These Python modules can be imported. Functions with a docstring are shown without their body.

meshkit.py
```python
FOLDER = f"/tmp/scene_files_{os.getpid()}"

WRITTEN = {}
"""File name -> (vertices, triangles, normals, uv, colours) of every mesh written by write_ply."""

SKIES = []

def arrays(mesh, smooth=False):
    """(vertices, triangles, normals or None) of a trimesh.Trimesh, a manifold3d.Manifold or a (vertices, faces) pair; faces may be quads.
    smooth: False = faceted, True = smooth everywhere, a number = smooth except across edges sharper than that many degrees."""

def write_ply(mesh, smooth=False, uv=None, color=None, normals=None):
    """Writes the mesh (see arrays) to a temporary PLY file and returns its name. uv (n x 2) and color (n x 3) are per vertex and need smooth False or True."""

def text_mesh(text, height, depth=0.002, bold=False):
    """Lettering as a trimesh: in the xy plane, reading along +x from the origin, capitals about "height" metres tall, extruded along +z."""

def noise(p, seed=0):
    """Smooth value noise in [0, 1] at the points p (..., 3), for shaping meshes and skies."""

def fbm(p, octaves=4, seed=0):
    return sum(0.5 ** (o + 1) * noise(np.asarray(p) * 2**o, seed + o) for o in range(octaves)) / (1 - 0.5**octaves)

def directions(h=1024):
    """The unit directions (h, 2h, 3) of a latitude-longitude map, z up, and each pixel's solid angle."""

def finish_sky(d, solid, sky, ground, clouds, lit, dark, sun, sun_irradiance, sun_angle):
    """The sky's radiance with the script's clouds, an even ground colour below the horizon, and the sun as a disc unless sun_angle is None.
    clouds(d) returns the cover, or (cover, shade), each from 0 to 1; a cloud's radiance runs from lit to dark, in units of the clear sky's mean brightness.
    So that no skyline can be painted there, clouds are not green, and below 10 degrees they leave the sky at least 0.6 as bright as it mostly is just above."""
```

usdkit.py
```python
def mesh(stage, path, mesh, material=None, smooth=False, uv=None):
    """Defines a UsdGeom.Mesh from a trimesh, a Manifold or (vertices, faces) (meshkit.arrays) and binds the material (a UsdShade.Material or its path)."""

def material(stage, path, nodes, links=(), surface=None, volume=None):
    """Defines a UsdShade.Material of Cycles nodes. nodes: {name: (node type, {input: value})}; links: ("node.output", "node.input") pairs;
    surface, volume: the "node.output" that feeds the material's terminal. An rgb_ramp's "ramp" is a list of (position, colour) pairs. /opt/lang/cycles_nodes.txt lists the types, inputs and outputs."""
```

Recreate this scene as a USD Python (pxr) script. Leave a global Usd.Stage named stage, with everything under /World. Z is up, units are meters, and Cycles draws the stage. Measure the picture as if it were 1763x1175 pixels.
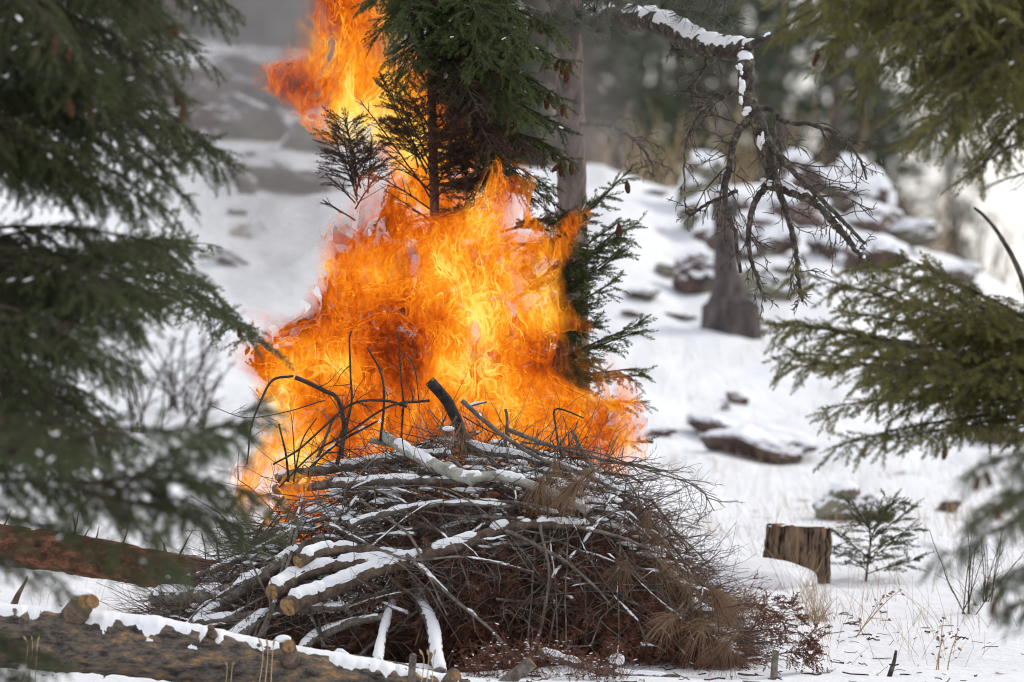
import math
import numpy as np
import trimesh
import usdkit
from scipy import ndimage
from scipy.spatial.transform import Rotation
from shapely.geometry import Polygon
import shapely
from meshkit import noise, fbm
from pxr import Usd, UsdGeom, UsdLux, UsdShade, Sdf, Gf, Vt

stage = Usd.Stage.CreateInMemory()
UsdGeom.SetStageUpAxis(stage, "Z")
UsdGeom.SetStageMetersPerUnit(stage, 1.0)
UsdGeom.Xform.Define(stage, "/World")
UsdGeom.Scope.Define(stage, "/World/Looks")

# ------------------------------------------------------------------ camera, sky, sun, exposure
ZC = 2.1
cam = UsdGeom.Camera.Define(stage, "/World/camera")
cam.AddTranslateOp().Set(Gf.Vec3d(0, 0, ZC))
cam.AddRotateXOp().Set(90.0)
cam.CreateHorizontalApertureAttr(36.0)
cam.CreateVerticalApertureAttr(36.0 * 682 / 1024)
cam.CreateFocalLengthAttr(300.0)
cam.CreateFStopAttr(2.8)
cam.CreateFocusDistanceAttr(48.6)
cam.CreateClippingRangeAttr(Gf.Vec2f(0.5, 5000))
cam.CreateExposureAttr(0.40)

SUN_AZ, SUN_EL = math.radians(60), math.radians(38)      # azimuth = atan2(x, y) of the direction towards the sun
dome = UsdLux.DomeLight.Define(stage, "/World/sky")
dome.GetPrim().SetCustomDataByKey("label", "pale overcast winter sky behind the trees")
dome.GetPrim().SetCustomDataByKey("category", "sky")
dome.GetPrim().SetCustomDataByKey("kind", "structure")
skymat = usdkit.material(stage, "/World/Looks/sky_material", {
    "tc": ("texture_coordinate", {}),
    "sky": ("sky_texture", {"sky_type": "single_scattering", "sun_disc": False, "sun_elevation": SUN_EL, "sun_rotation": SUN_AZ, "altitude": 1800.0}),
    "map": ("mapping", {"scale": (1.0, 1.0, 2.4)}),
    "n": ("noise_texture", {"scale": 2.2, "detail": 4.0, "roughness": 0.55}),
    "cov": ("rgb_ramp", {"ramp": [(0.0, (0.72, 0.72, 0.72)), (0.5, (0.9, 0.9, 0.9)), (1.0, (0.97, 0.97, 0.97))]}),
    "cloud": ("rgb_ramp", {"ramp": [(0.25, (5.0, 5.1, 5.5)), (0.75, (7.5, 7.6, 7.95))]}),
    "mix": ("mix_color", {}), "sep": ("separate_xyz", {}), "tcw": ("texture_coordinate", {}),
    "low": ("rgb_ramp", {"ramp": [(0.0, (1.6, 1.5, 1.36)), (0.12, (1.35, 1.29, 1.2)), (0.4, (1, 1, 1))]}),
    "lit": ("vector_math", {"math_type": "multiply"}),
    "bg": ("background_shader", {"strength": 0.1})},
    [("tc.generated", "map.vector"), ("map.vector", "n.vector"), ("n.fac", "cov.fac"), ("n.fac", "cloud.fac"), ("cov.color", "mix.fac"),
     ("sky.color", "mix.a"), ("tcw.generated", "sep.vector"), ("sep.z", "low.fac"), ("cloud.color", "lit.vector1"), ("low.color", "lit.vector2"), ("lit.vector", "mix.b"), ("mix.result", "bg.color")], surface="bg.background")
UsdShade.MaterialBindingAPI.Apply(dome.GetPrim()).Bind(skymat)
sun = UsdLux.DistantLight.Define(stage, "/World/sun")
sun.CreateIntensityAttr(0.40)
sun.CreateAngleAttr(11.0)
sun.CreateNormalizeAttr(True) if hasattr(sun, "CreateNormalizeAttr") else None
sun.CreateColorAttr(Gf.Vec3f(1.0, 0.93, 0.84))
sun.AddRotateZOp().Set(-math.degrees(SUN_AZ))
sun.AddRotateXOp().Set(math.degrees(SUN_EL) + 90 - 180)

# ------------------------------------------------------------------ helpers
K = 0.12 / 1763
F32 = np.float32


def P(px, py, d):
    """Design aid: a point at distance d metres, measured off the photograph."""
    return np.array([(px - 881.5) * K * d, d, ZC - (py - 587.5) * K * d])


USED = {}


def free(parent, name):
    key = (parent, name)
    n = USED.get(key, -1) + 1
    USED[key] = n
    return f"{parent}/{name}" + (f"_{n:03d}" if n else "")


def tags(prim, label=None, cat=None, group=None, kind=None):
    for k, v in (("label", label), ("category", cat), ("group", group), ("kind", kind)):
        if v:
            prim.SetCustomDataByKey(k, v)


class Thing:
    def __init__(self, name, label, cat, base=(0, 0, 0), group=None, kind=None):
        self.base = np.asarray(base, float)
        x = UsdGeom.Xform.Define(stage, free("/World", name))
        x.AddTranslateOp().Set(Gf.Vec3d(*map(float, self.base)))
        self.prim, self.path = x.GetPrim(), str(x.GetPath())
        tags(self.prim, label, cat, group, kind)

    def part(self, name, mesh, mat, smooth=True, parent=None, label=None, kind=None):
        v, f = (np.asarray(mesh.vertices), np.asarray(mesh.faces)) if hasattr(mesh, "vertices") else mesh
        if len(f) == 0:
            return None
        p = free(parent or self.path, name)
        usdkit.mesh(stage, p, (v - self.base, f), M[mat], smooth=smooth)
        pr = stage.GetPrimAtPath(p)
        tags(pr, label, kind=kind)
        return p

    def scatter(self, name, protos, mats, kind="stuff", label=None, parent=None):
        """protos: list of (mesh, material); mats: (N positions, N 3x3 rotations, N scales, N proto index)"""
        pos, rot, sc, idx = mats
        if len(pos) == 0:
            return None
        return instancer(free(parent or self.path, name), protos, pos - self.base, rot, sc, idx, label, kind)


def instancer(path, protos, pos, rot, sc, idx, label=None, kind="stuff"):
    pi = UsdGeom.PointInstancer.Define(stage, path)
    for i, (mesh, mat) in enumerate(protos):
        v, f = mesh
        pp = f"{path}/piece_{i:03d}"
        usdkit.mesh(stage, pp, (v, f), M[mat], smooth=False)
        pi.GetPrototypesRel().AddTarget(pp)
    n = len(pos)
    q = Rotation.from_matrix(rot).as_quat()
    pi.CreatePositionsAttr(Vt.Vec3fArray.FromNumpy(np.ascontiguousarray(pos, F32)))
    pi.CreateOrientationsAttr(Vt.QuathArray([Gf.Quath(float(a[3]), float(a[0]), float(a[1]), float(a[2])) for a in q]))
    sc = np.asarray(sc, F32)
    sc = np.repeat(sc[:, None], 3, 1) if sc.ndim == 1 else sc
    pi.CreateScalesAttr(Vt.Vec3fArray.FromNumpy(np.ascontiguousarray(sc, F32)))
    pi.CreateProtoIndicesAttr(Vt.IntArray.FromNumpy(np.asarray(idx, np.int32)))
    tags(pi.GetPrim(), label, kind=kind)
    return path


def unit(v):
    v = np.asarray(v, float)
    if v.ndim == 1:
        return v / (math.sqrt(v[0] * v[0] + v[1] * v[1] + v[2] * v[2]) + 1e-12)
    return v / (np.linalg.norm(v, axis=-1, keepdims=True) + 1e-12)


def cross(a, b):
    a0, a1, a2 = a
    b0, b1, b2 = b
    return np.array([a1 * b2 - a2 * b1, a2 * b0 - a0 * b2, a0 * b1 - a1 * b0])


def spline(pts, n):
    """Catmull-Rom through pts, n samples evenly by parameter."""
    p = np.asarray(pts, float)
    if len(p) == 2:
        return p[0] + np.linspace(0, 1, n)[:, None] * (p[1] - p[0])
    p = np.vstack([2 * p[0] - p[1], p, 2 * p[-1] - p[-2]])
    s = np.linspace(0, len(p) - 3 - 1e-9, n)
    i = s.astype(int)
    t = (s - i)[:, None]
    a, b, c, d = p[i], p[i + 1], p[i + 2], p[i + 3]
    return 0.5 * (2 * b + (c - a) * t + (2 * a - 5 * b + 4 * c - d) * t**2 + (3 * b - a - 3 * c + d) * t**3)


def tubes(Ps, Rs, sides=4, caps=False, rough=0, seed=0, rs=1.0):
    Ps, Rs = np.asarray(Ps, float), np.asarray(Rs, float)
    N, k, _ = Ps.shape
    t = unit(np.gradient(Ps, axis=1))
    m = unit(t.mean(1))
    ref = np.where(np.abs(m[:, 2:]) < 0.8, [0, 0, 1.0], [0, 1.0, 0])[:, None]
    a = unit(np.cross(t, ref))
    b = np.cross(t, a)
    ang = np.arange(sides) * 2 * np.pi / sides
    rad = np.broadcast_to(Rs[:, :, None, None], (N, k, sides, 1))
    off = np.cos(ang)[:, None] * a[:, :, None] + np.sin(ang)[:, None] * b[:, :, None]
    v = Ps[:, :, None] + rad * off
    if rough:
        nn = fbm(v * (rs / 0.03), 3, seed)[..., None] - 0.5
        v = v + off * rad * nn * rough
    i, j, q = np.meshgrid(np.arange(k - 1), np.arange(sides), np.arange(N), indexing="ij")
    base = q * k * sides
    j2 = (j + 1) % sides
    f = np.stack([base + i * sides + j, base + i * sides + j2, base + (i + 1) * sides + j2, base + (i + 1) * sides + j], -1).reshape(-1, 4)
    f = np.vstack([f[:, [0, 1, 2]], f[:, [0, 2, 3]]])
    v = v.reshape(-1, 3)
    if caps:
        nb = len(v)
        cs = np.vstack([Ps[:, 0], Ps[:, -1]])
        v = np.vstack([v, cs])
        jj, qq = np.meshgrid(np.arange(sides), np.arange(N), indexing="ij")
        s0 = qq * k * sides
        f0 = np.stack([nb + qq, s0 + (jj + 1) % sides, s0 + jj], -1).reshape(-1, 3)
        s1 = s0 + (k - 1) * sides
        f1 = np.stack([nb + N + qq, s1 + jj, s1 + (jj + 1) % sides], -1).reshape(-1, 3)
        f = np.vstack([f, f0, f1])
    return v, f


def join(ms):
    ms = [m for m in ms if m is not None and len(m[1])]
    if not ms:
        return np.zeros((0, 3)), np.zeros((0, 3), int)
    at = np.cumsum([0] + [len(m[0]) for m in ms])
    return np.vstack([m[0] for m in ms]), np.vstack([m[1] + o for m, o in zip(ms, at)])


def lines_mesh(lines, sides=4, n=None, caps=False):
    """lines: list of (points, radii) of any length -> one mesh; grouped by length."""
    by = {}
    for p, r in lines:
        by.setdefault(len(p), []).append((p, r))
    return join([tubes([x[0] for x in g], [x[1] for x in g], sides, caps) for g in by.values()])


def smoothstep(x, a, b):
    t = np.clip((x - a) / (b - a), 0, 1)
    return t * t * (3 - 2 * t)


def snow_on(pts, rad, seed, cover=0.6, thick=1.0, res=0.012, wide=0.98, ragged=1.0):
    """Snow lying along the upper side of a round stem: lumps that thin out and break."""
    pts = np.asarray(pts, float)
    L = np.linalg.norm(np.diff(pts, axis=0), axis=1).sum()
    n = max(6, min(260, int(L / res)))
    s = np.linspace(0, 1, len(pts))
    u = np.linspace(0.005, 0.995, n)
    C = np.stack([np.interp(u, s, pts[:, i]) for i in range(3)], 1)
    R = np.interp(u, s, rad)
    t = unit(np.gradient(C, axis=0))
    up = unit(np.array([0, 0, 1.0]) - t * t[:, 2:])
    side = np.cross(t, up)
    nz = fbm(np.stack([u * L * 5.0, u * 0 + seed * 3.7, u * 0], 1), 3, seed)
    m = smoothstep(nz, 0.56 - cover * 0.40, 0.86 - cover * 0.40) * smoothstep(1 - np.abs(t[:, 2]), 0.06, 0.35)
    m *= smoothstep(u, 0, 0.03) * smoothstep(1 - u, 0, 0.03)
    lump = 0.75 + 0.5 * fbm(np.stack([u * L * 22 * min(1.0, 0.05 / float(np.mean(rad))), u * 0 + seed, u * 0], 1), 2, seed + 5)
    ang = np.linspace(0, 2 * np.pi, 10, endpoint=False)
    w = R * wide * np.sqrt(m) * (0.86 + 0.3 * (lump - 0.75))
    h = (0.006 + 0.62 * R) * thick * m * lump
    ca, sa = np.cos(ang), np.sin(ang)
    hh = np.where(sa[None] > 0, sa[None] * (h[:, None] + 0.66 * R[:, None]), sa[None] * 0.25 * R[:, None])
    v = C[:, None] + up[:, None] * (0.30 * R[:, None] * m[:, None] + hh * np.maximum(m[:, None], 0.05))[..., None] + side[:, None] * (w[:, None] * ca[None])[..., None]
    amp = np.clip(R * 0.22, 0.004, 0.03)[:, None, None] * ragged * m[:, None, None]
    v = v + (noise(v / 0.018, seed)[..., None] - 0.5) * 0.006 * m[:, None, None] + side[:, None] * (fbm(v / 0.045, 2, seed + 2)[..., None] - 0.5) * 2 * amp * ca[None, :, None]
    i, j = np.meshgrid(np.arange(n - 1), np.arange(10), indexing="ij")
    keep = (np.maximum(m[:-1], m[1:])[:, None] > 0.04) & (j >= 0)
    j2 = (j + 1) % 10
    f = np.stack([i * 10 + j, i * 10 + j2, (i + 1) * 10 + j2, (i + 1) * 10 + j], -1)[keep]
    f = np.vstack([f[:, [0, 2, 1]], f[:, [0, 3, 2]]]) if len(f) else np.zeros((0, 3), int)
    v = v.reshape(-1, 3)
    used = np.unique(f)
    re = np.full(len(v), -1)
    re[used] = np.arange(len(used))
    return v[used], re[f]


def disc(c, n, r, seed=0, sides=14):
    n = unit(n)
    a = unit(np.cross(n, [0, 0, 1.0] if abs(n[2]) < 0.8 else [0, 1.0, 0]))
    b = np.cross(n, a)
    ang = np.arange(sides) * 2 * np.pi / sides
    rr = r * (0.96 + 0.08 * np.random.default_rng(seed).random(sides))
    ring = c + rr[:, None] * (np.cos(ang)[:, None] * a + np.sin(ang)[:, None] * b)
    back = ring - n * 0.012
    v = np.vstack([ring + n * 0.002, back, [c + n * 0.004]])
    j = np.arange(sides)
    j2 = (j + 1) % sides
    f = np.vstack([np.stack([j, j2, j * 0 + 2 * sides], 1), np.stack([j + sides, j2 + sides, j2], 1), np.stack([j + sides, j2, j], 1)])
    return v, f


def rand_perp(rng, t):
    v = rng.normal(size=3)
    return unit(v - t * (v @ t))


def grow(rng, p, d, L, n=7, wig=0.18, grav=0.0, curl=0.0):
    """A wandering shoot: points from p along d."""
    x, y, z = (float(q) for q in p)
    d = unit(d)
    ax0, ax1, ax2 = rand_perp(rng, d)
    dx, dy, dz = (float(q) for q in d)
    step = L / (n - 1)
    pts = [(x, y, z)]
    for r0, r1, r2 in (rng.normal(size=(n - 1, 3)) * wig).tolist():
        ex = dx + r0 + (ax1 * dz - ax2 * dy) * curl
        ey = dy + r1 + (ax2 * dx - ax0 * dz) * curl
        ez = dz + r2 + grav + (ax0 * dy - ax1 * dx) * curl
        q = math.sqrt(ex * ex + ey * ey + ez * ez) + 1e-12
        dx, dy, dz = ex / q, ey / q, ez / q
        x, y, z = x + dx * step, y + dy * step, z + dz * step
        pts.append((x, y, z))
    return np.array(pts)


def side_twigs(rng, line, count, lf=(0.25, 0.5), ang=(35, 70), t0=0.15, n=6, wig=0.18, grav=0.0, curl=0.0, rmin=0.0012, levels=1, flat=None):
    """Side shoots of a (points, radii) line, recursively."""
    pts, rad = line
    L = np.linalg.norm(np.diff(pts, axis=0), axis=1).sum()
    out = []
    for _ in range(count):
        u = t0 + (0.98 - t0) * rng.random()
        x = u * (len(pts) - 1)
        i = min(int(x), len(pts) - 2)
        p = pts[i] + (x - i) * (pts[i + 1] - pts[i])
        t = unit(pts[i + 1] - pts[i])
        q = rand_perp(rng, t)
        if flat is not None:
            q = unit(cross(t, flat) * (1 if rng.random() < 0.5 else -1) + 0.35 * q)
        a = math.radians(rng.uniform(*ang))
        l = L * rng.uniform(*lf) * (1.1 - 0.75 * u)
        g = grow(rng, p, t * math.cos(a) + q * math.sin(a), l, n, wig, grav, curl * rng.choice([-1, 1]))
        r0 = max(rmin, min(np.interp(u, np.linspace(0, 1, len(rad)), rad) * 0.6, 0.012 * l + 0.0008))
        ln = (g, np.linspace(r0, max(r0 * 0.3, rmin * 0.6), n))
        out.append(ln)
        if levels > 1:
            out += side_twigs(rng, ln, max(2, int(count * 0.45)), lf, ang, 0.2, n, wig, grav, curl, rmin, levels - 1, flat)
    return out


def frames(d, up=None, rng=None):
    """Rotations whose x axis is d and whose z axis is near up."""
    d = unit(d)
    up = np.broadcast_to([0, 0, 1.0], d.shape) if up is None else up
    if rng is not None:
        up = up + rng.normal(size=d.shape) * 0.5
    y = unit(np.cross(up, d))
    z = np.cross(d, y)
    return np.stack([d, y, z], -1)


def needle_twig(seed, L=0.12, n=64, nl=0.022, w=0.0022, ang=(35, 62), flat=0.75, droop=0.0, tip=True, stem=0.0016):
    """A shoot along +x: a thin stem and flat pointed needles all round it."""
    rng = np.random.default_rng(seed)
    x = np.sort(rng.random(n)) * L
    bend = lambda s: np.stack([s, 0.10 * L * np.sin(s / L * 2.0) * (seed % 3 - 1), -droop * s * s / L], -1)
    p = bend(x)
    ph = rng.random(n) * 2 * np.pi
    a = np.radians(rng.uniform(*ang, n))
    dirs = np.stack([np.cos(a), np.sin(a) * np.cos(ph), np.sin(a) * np.sin(ph) * flat], 1)
    if tip:
        dirs[x > L * 0.9, 0] += 1.0
    dirs = unit(dirs)
    l = nl * rng.uniform(0.7, 1.1, n) * np.where(x > 0.85 * L, 0.8, 1)
    wv = unit(np.cross(dirs, rng.normal(size=(n, 3)))) * w / 2
    e = p + dirs * l[:, None]
    m = p + dirs * (l * 0.55)[:, None]
    v = np.stack([p, m + wv, e, m - wv], 1).reshape(-1, 3)
    k = np.arange(n) * 4
    f = np.vstack([np.stack([k, k + 1, k + 2], 1), np.stack([k, k + 2, k + 3], 1)])
    s = np.linspace(0, L, 5)
    st = tubes(bend(s)[None], np.linspace(stem, stem * 0.5, 5)[None], 3)
    return join([(v, f), st])


def needle_mat(name, c1, c2, trans=0.25):
    return usdkit.material(stage, f"/World/Looks/{name}", {
        "oi": ("object_info", {}),
        "g": ("geometry", {}),
        "n": ("noise_texture", {"scale": 2.3, "detail": 3.0}),
        "a": ("math", {"math_type": "multiply_add", "value2": 0.5}),
        "ramp": ("rgb_ramp", {"ramp": [(0.25, c1), (0.85, c2)]}),
        "d": ("principled_bsdf", {"roughness": 0.55, "specular_ior_level": 0.3}),
        "t": ("translucent_bsdf", {}),
        "m": ("mix_closure", {"fac": trans})},
        [("g.position", "n.vector"), ("oi.random", "a.value1"), ("n.fac", "a.value3"), ("a.value", "ramp.fac"), ("ramp.color", "d.base_color"), ("ramp.color", "t.color"),
         ("d.BSDF", "m.closure1"), ("t.BSDF", "m.closure2")], surface="m.closure")


def bark_mat(name, stops, scale=14.0, stretch=(1, 1, 1), bump=0.012, rough=0.9, detail=6.0):
    return usdkit.material(stage, f"/World/Looks/{name}", {
        "g": ("geometry", {}), "map": ("mapping", {"scale": stretch}),
        "n": ("noise_texture", {"scale": scale, "detail": detail, "roughness": 0.65}),
        "n2": ("noise_texture", {"scale": scale * 5, "detail": 4.0, "roughness": 0.7}),
        "a": ("math", {"math_type": "multiply_add", "value2": 0.35}),
        "s": ("math", {"math_type": "subtract", "value2": 0.175}),
        "ramp": ("rgb_ramp", {"ramp": stops}),
        "b": ("bump", {"strength": 0.8, "distance": bump}),
        "p": ("principled_bsdf", {"roughness": rough, "specular_ior_level": 0.2})},
        [("g.position", "map.vector"), ("map.vector", "n.vector"), ("map.vector", "n2.vector"), ("n2.fac", "a.value1"), ("n.fac", "a.value3"), ("a.value", "s.value1"),
         ("s.value", "ramp.fac"), ("s.value", "b.height"), ("b.normal", "p.normal"), ("ramp.color", "p.base_color")], surface="p.BSDF")


M = {}
M["snow"] = usdkit.material(stage, "/World/Looks/snow", {
    "g": ("geometry", {}),
    "n": ("noise_texture", {"scale": 9.0, "detail": 6.0, "roughness": 0.6}),
    "n2": ("noise_texture", {"scale": 140.0, "detail": 3.0}),
    "s": ("math", {"math_type": "multiply_add", "value2": 0.12}),
    "b": ("bump", {"strength": 0.5, "distance": 0.02}),
    "p": ("principled_bsdf", {"base_color": (0.84, 0.86, 0.90), "roughness": 0.65, "specular_ior_level": 0.25, "sheen_weight": 0.1})},
    [("g.position", "n.vector"), ("g.position", "n2.vector"), ("n2.fac", "s.value1"), ("n.fac", "s.value3"), ("s.value", "b.height"), ("b.normal", "p.normal")], surface="p.BSDF")
M["ground"] = usdkit.material(stage, "/World/Looks/snow_field", {
    "g": ("geometry", {}), "map": ("mapping", {"scale": (1.0, 0.4, 1.0)}),
    "n": ("noise_texture", {"scale": 6.0, "detail": 8.0, "roughness": 0.62}),
    "n3": ("noise_texture", {"scale": 2.1, "detail": 6.0, "roughness": 0.7}),
    "dirt": ("rgb_ramp", {"ramp": [(0.0, (0, 0, 0)), (0.625, (0, 0, 0)), (0.70, (0.85, 0.85, 0.85))]}),
    "col": ("mix_color", {"a": (0.84, 0.86, 0.90), "b": (0.20, 0.155, 0.12)}),
    "b": ("bump", {"strength": 0.6, "distance": 0.08}),
    "p": ("principled_bsdf", {"roughness": 0.7, "specular_ior_level": 0.2})},
    [("g.position", "n.vector"), ("g.position", "map.vector"), ("map.vector", "n3.vector"), ("n3.fac", "dirt.fac"), ("dirt.color", "col.fac"), ("col.result", "p.base_color"), ("n.fac", "b.height"), ("b.normal", "p.normal")], surface="p.BSDF")
M["bark_grey"] = bark_mat("grey_bark", [(0.25, (0.035, 0.028, 0.024)), (0.45, (0.12, 0.10, 0.085)), (0.62, (0.22, 0.19, 0.165)), (0.8, (0.34, 0.30, 0.25))], 16)
M["bark_brown"] = bark_mat("brown_bark", [(0.25, (0.03, 0.022, 0.018)), (0.48, (0.11, 0.08, 0.062)), (0.66, (0.21, 0.155, 0.115)), (0.8, (0.36, 0.24, 0.14))], 15)
M["bark_log"] = bark_mat("flaking_log_bark", [(0.28, (0.02, 0.016, 0.014)), (0.41, (0.085, 0.072, 0.063)), (0.53, (0.19, 0.16, 0.135)), (0.575, (0.23, 0.175, 0.125)), (0.63, (0.42, 0.245, 0.11)), (0.8, (0.52, 0.33, 0.16))], 21.0, (0.36, 1, 1.0), 0.07, 0.95, 8.0)
M["bark_red"] = bark_mat("red_fir_bark", [(0.3, (0.03, 0.015, 0.011)), (0.5, (0.12, 0.055, 0.036)), (0.7, (0.26, 0.125, 0.07))], 20, (1, 1, 0.35))
M["bark_pine"] = bark_mat("pine_bark", [(0.36, (0.02, 0.016, 0.016)), (0.48, (0.085, 0.062, 0.054)), (0.6, (0.19, 0.13, 0.10)), (0.8, (0.27, 0.20, 0.16))], 9, (1.6, 1.6, 0.3), 0.03)
M["bark_stump"] = bark_mat("stump_bark", [(0.35, (0.010, 0.008, 0.007)), (0.42, (0.06, 0.042, 0.032)), (0.48, (0.17, 0.12, 0.085)), (0.60, (0.30, 0.205, 0.135)), (0.8, (0.42, 0.31, 0.21))], 16, (1.4, 1.4, 0.24), 0.08, 0.95, 8.0)
M["lichen_bark"] = bark_mat("lichen_bark", [(0.3, (0.025, 0.021, 0.02)), (0.5, (0.07, 0.058, 0.053)), (0.6, (0.13, 0.12, 0.09)), (0.74, (0.30, 0.31, 0.21))], 22)
M["pale_wood"] = bark_mat("pale_wood", [(0.3, (0.20, 0.19, 0.165)), (0.5, (0.36, 0.36, 0.31)), (0.75, (0.52, 0.52, 0.46))], 18, (0.5, 1, 1), 0.003)
M["twig"] = bark_mat("twig_bark", [(0.3, (0.04, 0.03, 0.026)), (0.55, (0.12, 0.10, 0.086)), (0.75, (0.24, 0.205, 0.18))], 12, bump=0.001)
M["twig_pale"] = bark_mat("pale_twig_bark", [(0.3, (0.06, 0.05, 0.044)), (0.55, (0.17, 0.145, 0.125)), (0.75, (0.30, 0.26, 0.225))], 6, bump=0.001)
M["twig_dark"] = bark_mat("dark_twig_bark", [(0.3, (0.022, 0.017, 0.015)), (0.6, (0.075, 0.055, 0.045)), (0.8, (0.13, 0.095, 0.075))], 12, bump=0.001)
M["twig_red"] = bark_mat("red_twig", [(0.3, (0.06, 0.028, 0.022)), (0.7, (0.16, 0.075, 0.055))], 12, bump=0.001)
M["bark_red_log"] = bark_mat("red_log_bark", [(0.32, (0.03, 0.016, 0.012)), (0.48, (0.12, 0.055, 0.036)), (0.6, (0.24, 0.105, 0.06)), (0.75, (0.42, 0.19, 0.10))], 22, (.4, 1, 1), .03)
M["litter"] = bark_mat("litter", [(0.3, (0.012, 0.008, 0.006)), (0.6, (0.05, 0.03, 0.02)), (0.8, (0.10, 0.06, 0.04))], 30)
M["bark_snag"] = bark_mat("snag_wood", [(0.3, (0.03, 0.025, 0.025)), (0.55, (0.11, 0.09, 0.088)), (0.75, (0.22, 0.185, 0.175))], 9, (1.3, 1.3, .4), .04)
M["charred"] = bark_mat("charred_wood", [(0.35, (0.012, 0.011, 0.011)), (0.6, (0.06, 0.05, 0.048)), (0.8, (0.16, 0.14, 0.13))], 24)
M["cut"] = bark_mat("cut_wood", [(0.3, (0.10, 0.055, 0.028)), (0.52, (0.27, 0.16, 0.075)), (0.8, (0.42, 0.28, 0.14))], 40, bump=0.002)
M["grass"] = bark_mat("dry_grass", [(0.3, (0.28, 0.19, 0.10)), (0.7, (0.50, 0.38, 0.23))], 3, bump=0.001)
M["cone"] = bark_mat("cone_scales", [(0.3, (0.045, 0.02, 0.012)), (0.6, (0.17, 0.08, 0.045)), (0.8, (0.28, 0.15, 0.09))], 60, bump=0.002)
M["needle_dark"] = needle_mat("dark_green_needles", (0.021, 0.031, 0.013), (0.078, 0.092, 0.036))
M["needle_olive"] = needle_mat("olive_needles", (0.05, 0.054, 0.018), (0.19, 0.175, 0.055), 0.35)
M["needle_green"] = needle_mat("fir_green_needles", (0.022, 0.038, 0.012), (0.080, 0.110, 0.032))
M["needle_far"] = needle_mat("far_needles", (0.018, 0.025, 0.013), (0.055, 0.068, 0.036))
M["needle_scorched"] = needle_mat("scorched_needles", (0.018, 0.012, 0.010), (0.075, 0.042, 0.026), 0.1)
M["needle_red"] = needle_mat("dead_red_needles", (0.07, 0.026, 0.016), (0.20, 0.085, 0.05), 0.15)
M["needle_tan"] = needle_mat("dead_tan_needles", (0.11, 0.065, 0.038), (0.28, 0.175, 0.102), 0.2)
M["needle_pine"] = needle_mat("grey_pine_needles", (0.05, 0.06, 0.045), (0.12, 0.13, 0.09), 0.2)
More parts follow.
